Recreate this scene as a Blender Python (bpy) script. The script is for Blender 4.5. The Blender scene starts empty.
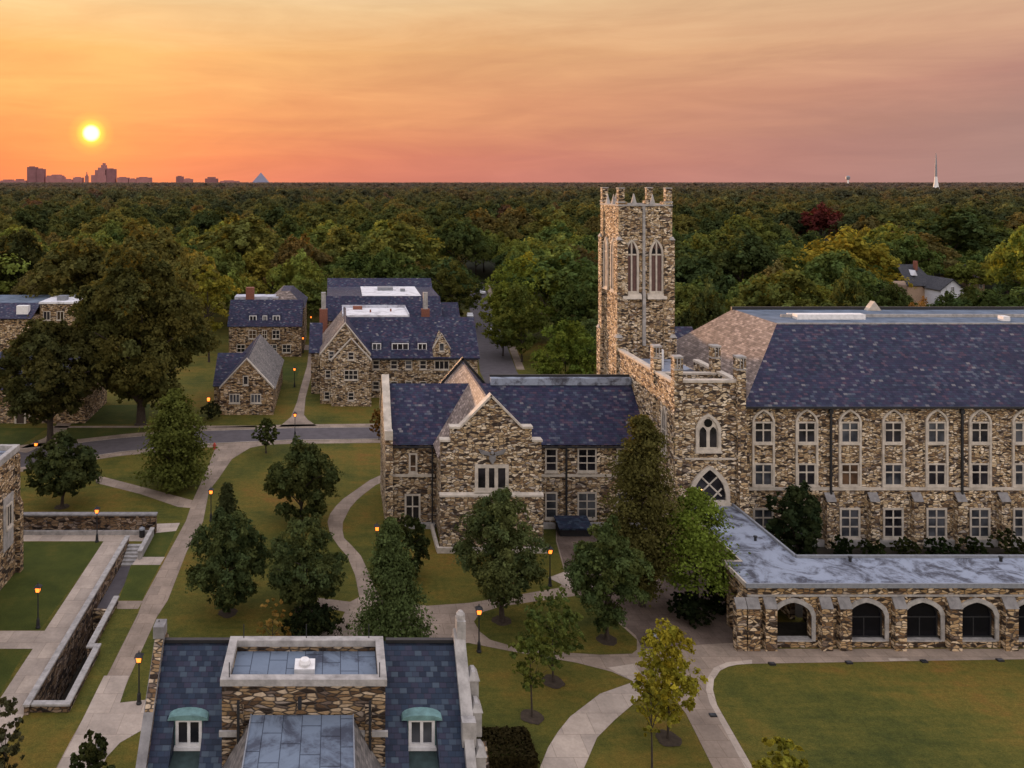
import bpy, bmesh, math, random
import numpy as np
from mathutils import Vector
from mathutils.geometry import tessellate_polygon

R = math.radians
random.seed(7)
scene = bpy.context.scene
COL = scene.collection

# ------------------------------------------------------------------ camera
H, F, CX, CY = 38.0, 800.0, 340.0, 182.0      # eye height, focal length in pixels, principal point
cd = bpy.data.cameras.new("camera")
cam = bpy.data.objects.new("camera", cd)
COL.objects.link(cam)
cam.location = (0, 0, H)
cam.rotation_euler = (R(90), 0, 0)
cd.sensor_width = 36
cd.lens = F / 1024 * 36
cd.shift_x = (512 - CX) / 1024
cd.shift_y = -(384 - CY) / 1024
cd.clip_end = 80000
scene.camera = cam
scene.view_settings.view_transform = 'Standard'
scene.view_settings.look = 'None'
scene.view_settings.exposure = 0
scene.cycles.max_bounces = 5
scene.cycles.diffuse_bounces = 2
scene.cycles.transmission_bounces = 2
scene.cycles.use_denoising = True
scene.cycles.use_adaptive_sampling = True
scene.cycles.adaptive_threshold = .02


def G(u, v):                                   # surveyed ground point
    y = H * F / (v - CY)
    return ((u - CX) * y / F, y)


def GP(pts):
    return [G(*p) for p in pts]


# ------------------------------------------------------------------ node helpers
class NT:
    def __init__(s, tree):
        s.t = tree
        s.t.nodes.clear()

    def n(s, typ, **kw):
        nd = s.t.nodes.new(typ)
        for k, v in kw.items():
            setattr(nd, k, v)
        return nd

    def link(s, a, b):
        s.t.links.new(a, b)

    def setin(s, sock, v):
        if hasattr(v, 'is_output'):
            s.t.links.new(v, sock)
        else:
            sock.default_value = v

    def math(s, op, a, b=0.0, c=None, clamp=False):
        nd = s.n('ShaderNodeMath', operation=op, use_clamp=clamp)
        s.setin(nd.inputs[0], a)
        s.setin(nd.inputs[1], b)
        if c is not None:
            s.setin(nd.inputs[2], c)
        return nd.outputs[0]

    def vec(s, x, y, z=0.0):
        nd = s.n('ShaderNodeCombineXYZ')
        for i, v in enumerate((x, y, z)):
            s.setin(nd.inputs[i], v)
        return nd.outputs[0]

    def ramp(s, fac, stops, interp='LINEAR'):
        nd = s.n('ShaderNodeValToRGB')
        cr = nd.color_ramp
        cr.interpolation = interp
        while len(cr.elements) > 1:
            cr.elements.remove(cr.elements[-1])
        for i, (p, c) in enumerate(stops):
            e = cr.elements[0] if i == 0 else cr.elements.new(p)
            e.position = p
            e.color = (*c, 1) if len(c) == 3 else c
        s.setin(nd.inputs[0], fac)
        return nd.outputs[0]

    def mix(s, fac, a, b, mode='MIX'):
        nd = s.n('ShaderNodeMix', data_type='RGBA', blend_type=mode)
        s.setin(nd.inputs[0], fac)
        for sock, v in ((nd.inputs[6], a), (nd.inputs[7], b)):
            if isinstance(v, tuple) and len(v) == 3:
                v = (*v, 1)
            s.setin(sock, v)
        return nd.outputs[2]

    def noise(s, vec, scale, detail=3.0, rough=.55, dims='3D', dist=0.0):
        nd = s.n('ShaderNodeTexNoise', noise_dimensions=dims)
        if vec is not None:
            s.link(vec, nd.inputs['Vector'])
        nd.inputs['Scale'].default_value = scale
        nd.inputs['Detail'].default_value = detail
        nd.inputs['Roughness'].default_value = rough
        nd.inputs['Distortion'].default_value = dist
        return nd.outputs[0]

    def maprange(s, v, a, b, c=0.0, d=1.0, smooth=False):
        nd = s.n('ShaderNodeMapRange', interpolation_type='SMOOTHSTEP' if smooth else 'LINEAR')
        s.setin(nd.inputs[0], v)
        for i, x in enumerate((a, b, c, d)):
            nd.inputs[i + 1].default_value = x
        return nd.outputs[0]


def lin(r, g, b):
    f = lambda c: (c / 255 / 12.92) if c / 255 <= .04045 else ((c / 255 + .055) / 1.055) ** 2.4
    return (f(r), f(g), f(b))


def new_mat(name):
    m = bpy.data.materials.new(name)
    m.use_nodes = True
    return m, NT(m.node_tree)


def finish(nt, color, rough=.8, spec=.3, bump=None, bump_str=.4, bump_dist=.05, metallic=0.0, emis=None):
    b = nt.n('ShaderNodeBsdfPrincipled')
    nt.setin(b.inputs['Base Color'], color if not isinstance(color, tuple) else (*color, 1))
    nt.setin(b.inputs['Roughness'], rough)
    b.inputs['Specular IOR Level'].default_value = spec
    b.inputs['Metallic'].default_value = metallic
    if bump is not None:
        bp = nt.n('ShaderNodeBump')
        bp.inputs['Strength'].default_value = bump_str
        bp.inputs['Distance'].default_value = bump_dist
        nt.link(bump, bp.inputs['Height'])
        nt.link(bp.outputs[0], b.inputs['Normal'])
    if emis:
        b.inputs['Emission Color'].default_value = (*emis[0], 1)
        b.inputs['Emission Strength'].default_value = emis[1]
    o = nt.n('ShaderNodeOutputMaterial')
    nt.link(b.outputs[0], o.inputs[0])


def surface_uv(nt):                             # along-the-wall and up-the-wall coordinates, metres
    g = nt.n('ShaderNodeNewGeometry')
    sp = nt.n('ShaderNodeSeparateXYZ'); nt.link(g.outputs['Position'], sp.inputs[0])
    sn = nt.n('ShaderNodeSeparateXYZ'); nt.link(g.outputs['True Normal'], sn.inputs[0])
    ax, ay, az = [nt.math('ABSOLUTE', sn.outputs[i]) for i in range(3)]
    side = nt.math('GREATER_THAN', ax, ay)
    u = nt.math('ADD', nt.math('MULTIPLY', side, sp.outputs[1]),
                nt.math('MULTIPLY', nt.math('SUBTRACT', 1.0, side), sp.outputs[0]))
    flat = nt.math('GREATER_THAN', az, .97)
    up = nt.math('DIVIDE', sp.outputs[2], nt.math('MAXIMUM', nt.math('SQRT', nt.math('SUBTRACT', 1.0, nt.math('MULTIPLY', az, az))), .2))
    v = nt.math('ADD', nt.math('MULTIPLY', flat, sp.outputs[1]),
                nt.math('MULTIPLY', nt.math('SUBTRACT', 1.0, flat), up))
    return u, v, g.outputs['Position']


def stone_mat(name, tint=(1, 1, 1), sx=1.25, sy=2.7, bright=1.0, warp=1.0):
    m, nt = new_mat(name)
    u, v, pos = surface_uv(nt)
    d1 = nt.math('MULTIPLY', nt.math('SUBTRACT', nt.noise(pos, 1.1, 2), .5), .9 * warp)
    d2 = nt.math('MULTIPLY', nt.math('SUBTRACT', nt.noise(nt.vec(v, u, 3.3), .9, 2), .5), .55 * warp)
    vv = nt.vec(nt.math('MULTIPLY', nt.math('ADD', u, d1), sx), nt.math('MULTIPLY', nt.math('ADD', v, d2), sy))
    vor = nt.n('ShaderNodeTexVoronoi', voronoi_dimensions='2D', feature='F1', distance='MINKOWSKI')
    vor.inputs['Exponent'].default_value = 3.0
    vor.inputs['Scale'].default_value = 1
    vor.inputs['Randomness'].default_value = .95
    nt.link(vv, vor.inputs['Vector'])
    edge = nt.n('ShaderNodeTexVoronoi', voronoi_dimensions='2D', feature='DISTANCE_TO_EDGE')
    edge.inputs['Scale'].default_value = 1
    edge.inputs['Randomness'].default_value = .95
    nt.link(vv, edge.inputs['Vector'])
    sc = nt.n('ShaderNodeSeparateColor'); nt.link(vor.outputs['Color'], sc.inputs[0])
    col = nt.ramp(sc.outputs[0], [(0, (.045, .033, .025)), (.13, (.130, .088, .054)), (.23, (.25, .17, .095)), (.34, (.37, .28, .16)),
                                  (.50, (.46, .36, .225)), (.64, (.58, .49, .345)), (.77, (.72, .64, .50)), (.90, (.40, .37, .33)), (.95, (.20, .165, .14))], 'CONSTANT')
    fine = nt.noise(pos, 7.0, 4, .65)
    col = nt.mix(.55, col, nt.ramp(fine, [(.25, (.45, .42, .40)), (.75, (1.35, 1.3, 1.25))]), 'MULTIPLY')
    big = nt.noise(pos, .16, 3)
    col = nt.mix(.7, col, nt.ramp(big, [(.3, (.72, .69, .66)), (.7, (1.14, 1.12, 1.08))]), 'MULTIPLY')
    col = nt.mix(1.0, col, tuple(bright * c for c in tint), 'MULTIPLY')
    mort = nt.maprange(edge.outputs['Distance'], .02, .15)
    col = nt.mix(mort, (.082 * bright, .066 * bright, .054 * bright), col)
    hgt = nt.math('ADD', nt.math('MULTIPLY', mort, .8), nt.math('MULTIPLY', fine, .4))
    finish(nt, col, .85, .2, hgt, .8, .12)
    return m


def slate_mat(name, stops, w=.42, h=.27, rough=.62, spec=.18):
    m, nt = new_mat(name)
    u, v, pos = surface_uv(nt)
    vr = nt.math('DIVIDE', v, h)
    row = nt.math('FLOOR', vr)
    uc = nt.math('ADD', nt.math('DIVIDE', u, w), nt.math('MULTIPLY', row, .37))
    cell = nt.math('FLOOR', uc)
    wn = nt.n('ShaderNodeTexWhiteNoise', noise_dimensions='2D')
    nt.link(nt.vec(cell, row), wn.inputs['Vector'])
    col = nt.ramp(wn.outputs['Value'], stops, 'LINEAR')
    patch = nt.noise(pos, .35, 4, .6)
    col = nt.mix(.75, col, nt.ramp(patch, [(.25, (.62, .62, .66)), (.75, (1.25, 1.22, 1.2))]), 'MULTIPLY')
    fr = nt.math('FRACT', vr)
    fu = nt.math('FRACT', uc)
    line = nt.math('MULTIPLY', nt.maprange(fr, 0, .22), nt.math('MINIMUM', nt.maprange(fu, 0, .1), 1.0))
    col = nt.mix(line, nt.mix(1.0, col, (.45, .45, .5), 'MULTIPLY'), col)
    hgt = nt.math('ADD', nt.math('MULTIPLY', nt.math('SUBTRACT', 1.0, fr), .6), nt.math('MULTIPLY', wn.outputs['Value'], .5))
    finish(nt, col, rough, spec, hgt, .5, .04)
    return m


def plain_mat(name, col, rough=.7, var=.35, scale=1.5, spec=.3, metallic=0.0, emis=None, streak=False):
    m, nt = new_mat(name)
    g = nt.n('ShaderNodeNewGeometry')
    nz = nt.noise(g.outputs['Position'], scale, 5, .65)
    c = nt.mix(1.0, col, nt.ramp(nz, [(.25, (1 - var,) * 3), (.75, (1 + var * .6,) * 3)]), 'MULTIPLY')
    finish(nt, c, rough, spec, nz, .15, .02, metallic, emis)
    return m


def metal_roof_mat(name, col, dark, amount=.5, seam=None):
    m, nt = new_mat(name)
    g = nt.n('ShaderNodeNewGeometry')
    pos = g.outputs['Position']
    a = nt.noise(pos, .34, 6, .62, dist=1.6)
    b = nt.noise(pos, 2.3, 5, .7, dist=1.0)
    f = nt.maprange(nt.math('ADD', nt.math('MULTIPLY', a, .8), nt.math('MULTIPLY', b, .3)), .47 + .1 * (1 - amount), .66 + .1 * (1 - amount), 0, 1, True)
    c = nt.mix(f, col, dark)
    c = nt.mix(.4, c, nt.ramp(b, [(.3, (.8, .8, .8)), (.7, (1.15, 1.15, 1.15))]), 'MULTIPLY')
    if seam:
        sp = nt.n('ShaderNodeSeparateXYZ'); nt.link(pos, sp.inputs[0])
        fr = nt.math('FRACT', nt.math('DIVIDE', sp.outputs[0], seam))
        ln = nt.math('GREATER_THAN', fr, .05)
        fy = nt.math('FRACT', nt.math('ADD', nt.math('DIVIDE', sp.outputs[1], seam * 2.1), nt.math('MULTIPLY', nt.math('FLOOR', nt.math('DIVIDE', sp.outputs[0], seam)), .37)))
        ln = nt.math('MULTIPLY', ln, nt.math('GREATER_THAN', fy, .03))
        c = nt.mix(ln, nt.mix(1.0, c, (.35, .35, .38), 'MULTIPLY'), c)
    finish(nt, c, .68, .22, b, .2, .03)
    return m


def grass_mat(name, far=False):
    m, nt = new_mat(name)
    g = nt.n('ShaderNodeNewGeometry')
    pos = g.outputs['Position']
    a = nt.noise(pos, .07, 5, .6)
    b = nt.noise(pos, .6, 5, .65)
    mp = nt.n('ShaderNodeMapping'); nt.link(pos, mp.inputs[0]); mp.inputs['Scale'].default_value = (.35, 2.2, 1)
    s = nt.noise(mp.outputs[0], .55, 4, .6)
    f = nt.math('ADD', nt.math('MULTIPLY', a, .6), nt.math('ADD', nt.math('MULTIPLY', b, .25), nt.math('MULTIPLY', s, .2)))
    f = nt.math('ADD', nt.math('MULTIPLY', nt.math('SUBTRACT', f, .525), 1.7), .535)
    c = nt.ramp(f, [(.30, (.040, .048, .012)), (.43, (.066, .068, .015)), (.55, (.096, .086, .018)), (.66, (.130, .094, .020)), (.78, (.160, .088, .022))])
    fine = nt.noise(pos, 9.0, 4, .7)
    c = nt.mix(.8, c, nt.ramp(fine, [(.3, (.55, .6, .52)), (.7, (1.38, 1.36, 1.3))]), 'MULTIPLY')
    tuft = nt.noise(pos, 2.6, 5, .75)
    c = nt.mix(.7, c, nt.ramp(tuft, [(.35, (.68, .72, .66)), (.65, (1.25, 1.22, 1.2))]), 'MULTIPLY')
    litter = nt.noise(pos, 17.0, 1, .5)
    c = nt.mix(nt.math('MULTIPLY', nt.maprange(litter, .70, .74), .6), c, (.19, .115, .04))
    # far from the campus the ground is woodland floor with distance haze mixed into its colour
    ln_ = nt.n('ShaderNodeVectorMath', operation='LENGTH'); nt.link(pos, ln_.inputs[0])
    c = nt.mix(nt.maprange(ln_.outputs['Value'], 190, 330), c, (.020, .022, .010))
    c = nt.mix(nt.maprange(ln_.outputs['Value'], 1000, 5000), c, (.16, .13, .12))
    finish(nt, c, .95, .1, fine, .6, .08)
    return m


def green_grass_mat(name):
    m, nt = new_mat(name)
    g = nt.n('ShaderNodeNewGeometry')
    pos = g.outputs['Position']
    b = nt.noise(pos, .35, 5, .65)
    c = nt.ramp(b, [(.3, (.034, .046, .010)), (.55, (.054, .063, .013)), (.75, (.090, .078, .017))])
    fine = nt.noise(pos, 9.0, 4, .7)
    c = nt.mix(.6, c, nt.ramp(fine, [(.3, (.62, .66, .6)), (.7, (1.3, 1.3, 1.25))]), 'MULTIPLY')
    finish(nt, c, .95, .1, fine, .6, .08)
    return m


def paving_mat(name, col, joint=1.5, var=.35):
    m, nt = new_mat(name)
    g = nt.n('ShaderNodeNewGeometry')
    pos = g.outputs['Position']
    sp = nt.n('ShaderNodeSeparateXYZ'); nt.link(pos, sp.inputs[0])
    br = nt.n('ShaderNodeTexBrick')
    nt.link(nt.vec(sp.outputs[0], sp.outputs[1]), br.inputs['Vector'])
    br.inputs['Scale'].default_value = 1
    br.inputs['Brick Width'].default_value = joint
    br.inputs['Row Height'].default_value = joint
    br.inputs['Mortar Size'].default_value = .022
    br.inputs['Color1'].default_value = (.86, .86, .86, 1)
    br.inputs['Color2'].default_value = (1.1, 1.09, 1.07, 1)
    br.inputs['Mortar'].default_value = (.70, .67, .64, 1)
    a = nt.noise(pos, .4, 5, .65)
    b = nt.noise(pos, 4.0, 5, .7)
    c = nt.mix(1.0, col, br.outputs['Color'], 'MULTIPLY')
    c = nt.mix(1.0, c, nt.ramp(a, [(.28, (1 - var, 1 - var * 1.05, 1 - var * 1.1)), (.72, (1.18, 1.16, 1.14))]), 'MULTIPLY')
    c = nt.mix(.6, c, nt.ramp(b, [(.3, (.78, .78, .78)), (.7, (1.15, 1.15, 1.15))]), 'MULTIPLY')
    finish(nt, c, .85, .2, b, .2, .02)
    return m


def glass_mat(name, col=(.014, .014, .018)):
    m, nt = new_mat(name)
    g = nt.n('ShaderNodeNewGeometry')
    nz = nt.noise(g.outputs['Position'], .6, 2)
    c = nt.mix(1.0, col, nt.ramp(nz, [(.35, (.5, .5, .5)), (.65, (2.2, 2.0, 1.8))]), 'MULTIPLY')
    finish(nt, c, .12, .45, nz, .1, .05)
    return m


def leaf_mat(name, use_object_color=True, far=False, base=(.06, .07, .018)):
    m, nt = new_mat(name)
    at = nt.n('ShaderNodeAttribute', attribute_name='tint')
    oi = nt.n('ShaderNodeObjectInfo')
    if use_object_color:
        c = oi.outputs['Color']
    else:
        c = nt.ramp(oi.outputs['Random'], [(0, (.040, .055, .022)), (.25, (.060, .078, .025)), (.5, (.080, .094, .028)), (.68, (.105, .112, .030)),
                                           (.84, (.135, .126, .032)), (.93, (.105, .085, .032)), (.98, (.14, .115, .032)), (1, (.11, .060, .032))])
        g = nt.n('ShaderNodeNewGeometry')
        sp = nt.n('ShaderNodeSeparateXYZ'); nt.link(g.outputs['Position'], sp.inputs[0])
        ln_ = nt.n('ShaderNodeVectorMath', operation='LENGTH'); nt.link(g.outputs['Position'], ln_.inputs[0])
        c = nt.mix(nt.maprange(ln_.outputs['Value'], 350, 2800, 0, .92), c, (.165, .132, .122))  # distance haze blended into the leaf colour
    c = nt.mix(1.0, c, at.outputs['Color'], 'MULTIPLY')
    d = nt.n('ShaderNodeBsdfDiffuse'); nt.link(c, d.inputs[0])
    t = nt.n('ShaderNodeBsdfTranslucent'); nt.link(nt.mix(1.0, c, (1.25, 1.15, .7), 'MULTIPLY'), t.inputs[0])
    mx = nt.n('ShaderNodeMixShader'); mx.inputs[0].default_value = .38
    nt.link(d.outputs[0], mx.inputs[1]); nt.link(t.outputs[0], mx.inputs[2])
    o = nt.n('ShaderNodeOutputMaterial'); nt.link(mx.outputs[0], o.inputs[0])
    return m


NAVY = [(0, (.013, .015, .037)), (.28, (.020, .022, .051)), (.50, (.030, .023, .051)), (.62, (.022, .034, .058)), (.76, (.031, .034, .067)), (.86, (.062, .036, .058)), (.93, (.050, .062, .094)), (.98, (.085, .088, .110)), (1, (.16, .15, .155))]
NEARNAVY = [(0, (.009, .016, .034)), (.3, (.016, .030, .056)), (.6, (.026, .026, .050)), (.8, (.032, .050, .078)), (1, (.052, .075, .102))]
SUNSET_TAN = [(0, (.115, .090, .078)), (.4, (.165, .130, .110)), (.7, (.215, .172, .145)), (1, (.32, .26, .225))]
M = dict(
    stone=stone_mat('rubble_stone', (.97, .94, .92), 2.2, 5.2, 1.10),
    stone_main=stone_mat('rubble_stone_warm', (1.0, .96, .92), 2.5, 5.7, 1.14),
    stone_dark=stone_mat('rubble_stone_brown', (1.0, .90, .80), 1.9, 4.9, .94),
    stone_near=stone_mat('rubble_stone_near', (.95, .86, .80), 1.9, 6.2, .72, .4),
    lime=plain_mat('limestone', (.47, .415, .345), .8, .4, 1.4),
    lime_grey=plain_mat('weathered_limestone', (.33, .31, .29), .85, .5, 1.6),
    slate=slate_mat('navy_slate', NAVY),
    slate_near=slate_mat('blue_slate', NEARNAVY, .36, .24, .55, .22),
    slate_sunset=slate_mat('sunset_tinted_slate', SUNSET_TAN, .5, .27),  # sunset glow painted into the slate colour of some slopes
    slate_grey=slate_mat('skyglow_tinted_slate', [(0, (.09, .085, .08)), (.5, (.15, .14, .13)), (1, (.24, .22, .20))], .3, .2),
    lead=metal_roof_mat('lead_sheet', (.245, .275, .335), (.055, .056, .070), 1.0),
    lead_dark=plain_mat('dull_lead_deck', (.125, .155, .20), .85, .5, .5, .08),
    cap_stone=plain_mat('grey_cap_stone', (.20, .19, .185), .9, .45, 1.8),
    stone_wall=stone_mat('shaded_wall_stone', (.92, .80, .78), 1.9, 4.6, .50),
    lead_near=metal_roof_mat('blue_lead_sheet', (.140, .175, .225), (.05, .057, .078), .8, .9),
    white_roof=metal_roof_mat('white_membrane', (.62, .61, .62), (.33, .31, .32), .45),
    pale_roof=metal_roof_mat('pale_membrane', (.46, .47, .52), (.20, .19, .22), .6),
    copper=plain_mat('verdigris_copper', (.14, .25, .24), .6, .45, 2.5),
    dark_copper=plain_mat('aged_dark_copper', (.035, .058, .056), .7, .5, 2.5),
    dark_metal=plain_mat('dark_metal', (.020, .020, .022), .5, .3, 4),
    grey_metal=plain_mat('grey_metal', (.20, .21, .23), .45, .3, 3),
    white_paint=plain_mat('white_paint', (.70, .68, .66), .6, .2, 3),
    brick=plain_mat('red_brick', (.22, .085, .055), .85, .5, 5),
    wood=plain_mat('dark_wood', (.045, .028, .020), .7, .3, 5),
    louver=plain_mat('brown_louver', (.115, .062, .052), .7, .4, 3),
    glass=glass_mat('window_glass'),
    glass_pale=glass_mat('pale_glass', (.04, .045, .055)),
    glass_dark=plain_mat('dark_glazing', (.006, .006, .008), .08, .2, 2, .12),
    glass_warm=glass_mat('brown_glass', (.055, .036, .024)),
    blind=plain_mat('drawn_blind', (.16, .145, .125), .7, .25, 3),
    lantern=plain_mat('lit_lantern', (.9, .35, .08), .5, .1, 3, emis=((1.0, .20, .022), 2.6)),
    bulb=plain_mat('lit_bulb', (.9, .5, .2), .5, .1, 3, emis=((1.0, .45, .12), 7.0)),
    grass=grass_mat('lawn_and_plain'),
    lawn=green_grass_mat('green_lawn'),
    turf=grass_mat('dry_lawn'),
    concrete=paving_mat('concrete_paving', (.27, .215, .17), 1.6),
    concrete_light=paving_mat('light_concrete', (.385, .325, .27), 2.2, .3),
    flag=paving_mat('flagstone', (.145, .110, .09), .9, .5),
    asphalt=plain_mat('asphalt', (.092, .080, .084), .9, .3, .8),
    mulch=plain_mat('mulch', (.048, .034, .022), .95, .5, 3),
    soil=plain_mat('planting_soil', (.030, .024, .016), .95, .5, 2),
    bark=plain_mat('bark', (.045, .033, .025), .95, .5, 4),
    leaf=leaf_mat('leaves'),
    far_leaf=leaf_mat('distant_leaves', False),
    city=plain_mat('hazy_masonry', (.33, .15, .145), .9, .3, .02),  # skyline haze is put into both masonry colours
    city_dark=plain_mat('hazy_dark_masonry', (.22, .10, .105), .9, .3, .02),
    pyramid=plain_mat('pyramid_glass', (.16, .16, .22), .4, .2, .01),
    siding=plain_mat('white_siding', (.72, .72, .76), .7, .15, 3),
    tan_siding=plain_mat('tan_siding', (.42, .29, .20), .8, .25, 3),
    shingle=slate_mat('grey_shingle', [(0, (.025, .026, .032)), (1, (.055, .055, .06))], .3, .2),
    car_white=plain_mat('white_car_paint', (.75, .75, .75), .3, .05, 2, .5),
    car_dark=plain_mat('dark_car_paint', (.05, .055, .07), .3, .1, 2, .5),
    rubber=plain_mat('rubber', (.02, .02, .02), .8, .2, 5),
    red=plain_mat('red_paint', (.35, .05, .03), .6, .2, 5),
)


# ------------------------------------------------------------------ mesh helpers
class MB:
    def __init__(s):
        s.v, s.f = [], []

    def add(s, verts, faces):
        o = len(s.v)
        s.v += [tuple(p) for p in verts]
        s.f += [tuple(i + o for i in f) for f in faces]
        return s

    def box(s, x0, x1, y0, y1, z0, z1):
        vs = [(x, y, z) for z in (z0, z1) for x, y in ((x0, y0), (x1, y0), (x1, y1), (x0, y1))]
        return s.add(vs, [(3, 2, 1, 0), (4, 5, 6, 7), (0, 1, 5, 4), (1, 2, 6, 5), (2, 3, 7, 6), (3, 0, 4, 7)])

    def frustum(s, x0, x1, y0, y1, z0, z1, ix, iy=None):
        iy = ix if iy is None else iy
        vs = [(x0, y0, z0), (x1, y0, z0), (x1, y1, z0), (x0, y1, z0), (x0 + ix, y0 + iy, z1), (x1 - ix, y0 + iy, z1), (x1 - ix, y1 - iy, z1), (x0 + ix, y1 - iy, z1)]
        return s.add(vs, [(3, 2, 1, 0), (4, 5, 6, 7), (0, 1, 5, 4), (1, 2, 6, 5), (2, 3, 7, 6), (3, 0, 4, 7)])

    def prism(s, pts, axis, a, b):
        n = len(pts)
        mk = {'y': lambda p, t: (p[0], t, p[1]), 'x': lambda p, t: (t, p[0], p[1]), 'z': lambda p, t: (p[0], p[1], t)}[axis]
        vs = [mk(p, a) for p in pts] + [mk(p, b) for p in pts]
        fs = [tuple(range(n)), tuple(range(2 * n - 1, n - 1, -1))] + [(i, (i + 1) % n, n + (i + 1) % n, n + i) for i in range(n)]
        return s.add(vs, fs)

    def ring(s, outer, inner, y0, y1):          # closed outlines of equal length in (x, z)
        n = len(outer)
        vs = [(p[0], y0, p[1]) for p in outer] + [(p[0], y0, p[1]) for p in inner] + [(p[0], y1, p[1]) for p in outer] + [(p[0], y1, p[1]) for p in inner]
        fs = []
        for i in range(n):
            j = (i + 1) % n
            fs += [(i, j, n + j, n + i), (2 * n + j, 2 * n + i, 3 * n + i, 3 * n + j), (j, i, 2 * n + i, 2 * n + j), (n + i, n + j, 3 * n + j, 3 * n + i)]
        return s.add(vs, fs)

    def slab(s, quad, th):                      # thick panel below a polygon
        q = [Vector(p) for p in quad]
        nrm = (q[1] - q[0]).cross(q[2] - q[0]).normalized()
        if nrm.z < 0:
            nrm = -nrm
        lo = [p - nrm * th for p in q]
        n = len(q)
        return s.add(q + lo, [tuple(range(n)), tuple(range(2 * n - 1, n - 1, -1))] + [(i, (i + 1) % n, n + (i + 1) % n, n + i) for i in range(n)])

    def tube(s, pts, rad, n=8):
        pts = [Vector(p) for p in pts]
        base = len(s.v)
        for i, p in enumerate(pts):
            d = (pts[min(i + 1, len(pts) - 1)] - pts[max(i - 1, 0)]).normalized()
            a = d.cross(Vector((0, 1, 0)) if abs(d.y) < .9 else Vector((1, 0, 0))).normalized()
            b = d.cross(a)
            r = rad[i] if isinstance(rad, (list, tuple)) else rad
            for k in range(n):
                t = 2 * math.pi * k / n
                s.v.append(tuple(p + (a * math.cos(t) + b * math.sin(t)) * r))
        for i in range(len(pts) - 1):
            for k in range(n):
                k2 = (k + 1) % n
                s.f.append((base + i * n + k, base + i * n + k2, base + (i + 1) * n + k2, base + (i + 1) * n + k))
        s.f.append(tuple(base + k for k in range(n)))
        s.f.append(tuple(base + (len(pts) - 1) * n + k for k in range(n)))
        return s

    def lathe(s, prof, n=12, c=(0, 0, 0)):
        base = len(s.v)
        for r, z in prof:
            for k in range(n):
                t = 2 * math.pi * k / n
                s.v.append((c[0] + r * math.cos(t), c[1] + r * math.sin(t), c[2] + z))
        for i in range(len(prof) - 1):
            for k in range(n):
                k2 = (k + 1) % n
                s.f.append((base + i * n + k, base + i * n + k2, base + (i + 1) * n + k2, base + (i + 1) * n + k))
        s.f.append(tuple(base + k for k in range(n)))
        s.f.append(tuple(base + (len(prof) - 1) * n + k for k in range(n)))
        return s

    def mesh(s, name, mat):
        me = bpy.data.meshes.new(name)
        me.from_pydata(s.v, [], s.f)
        bm = bmesh.new(); bm.from_mesh(me)
        bmesh.ops.recalc_face_normals(bm, faces=bm.faces[:])
        bm.to_mesh(me); bm.free()
        me.materials.append(mat)
        return me


WL = {}                                        # world place of each linked object


def link(o, parent=None, wloc=(0, 0, 0), rz=0.0):
    COL.objects.link(o)
    w = Vector(wloc)
    if parent is not None:
        o.parent = parent
        o.location = w - WL[parent.name]
    else:
        o.location = w
    o.rotation_euler = (0, 0, rz)
    WL[o.name] = w
    return o


def tag(o, label=None, cat=None, group=None, kind=None):
    for k, v in (('label', label), ('category', cat), ('group', group), ('kind', kind)):
        if v:
            o[k] = v
    return o


def thing(name, label, cat, loc=(0, 0, 0), group=None, rz=0.0):
    o = bpy.data.objects.new(name, None)
    o.empty_display_size = .5
    link(o, None, loc, rz)
    return tag(o, label, cat, group)


def part(name, mb, mat, parent, wloc=(0, 0, 0), label=None):
    o = bpy.data.objects.new(name, mb.mesh(name, M[mat]) if isinstance(mb, MB) else mb)
    link(o, parent, wloc)
    if label:
        o['label'] = label
    return o


def single(name, mb, mat, label, cat, group=None):
    o = bpy.data.objects.new(name, mb.mesh(name, M[mat]))
    link(o)
    return tag(o, label, cat, group)


def structure(name, mb, mat):
    o = bpy.data.objects.new(name, mb.mesh(name, M[mat]))
    link(o)
    o['kind'] = 'structure'
    return o


def sheet(pts, z, holes=()):
    mb = MB()
    loops = [[Vector((x, y, z)) for x, y in pts]] + [[Vector((x, y, z)) for x, y in h] for h in holes]
    flat = [tuple(p) for l in loops for p in l]
    tris = tessellate_polygon(loops)
    mb.add(flat, [tuple(t) for t in tris])
    return mb


def flat_structure(name, pts, z, mat, holes=()):
    mb = sheet(pts, z, holes)
    me = bpy.data.meshes.new(name)
    fs = []
    for f in mb.f:
        a, b, c = [Vector(mb.v[i]) for i in f]
        fs.append(f if (b - a).cross(c - a).z > 0 else f[::-1])
    me.from_pydata(mb.v, [], fs)
    me.materials.append(M[mat])
    o = bpy.data.objects.new(name, me)
    link(o)
    o['kind'] = 'structure'
    return o


# ---------- outlines and windows
def outline(w, h, rise=0.0, m=.55, n=14, x0=0.0, z0=0.0):
    a = w / 2
    pts = [(-a, 0)]
    if rise <= 0:
        pts += [(-a, h), (a, h), (a, 0)]
    else:
        hs = h - rise
        for i in range(n + 1):
            x = -a + 2 * a * i / n
            k = abs(x) / a
            pts.append((x, hs + rise * (m * math.sqrt(max(0, 1 - k * k)) + (1 - m) * (1 - k))))
        pts.append((a, 0))
    return [(x + x0, z + z0) for x, z in pts]


def arch_z(x, w, h, rise, m=.55):
    k = min(1, abs(x) / (w / 2))
    return h - rise + rise * (m * math.sqrt(max(0, 1 - k * k)) + (1 - m) * (1 - k)) if rise > 0 else h


WIN = {}


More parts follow.
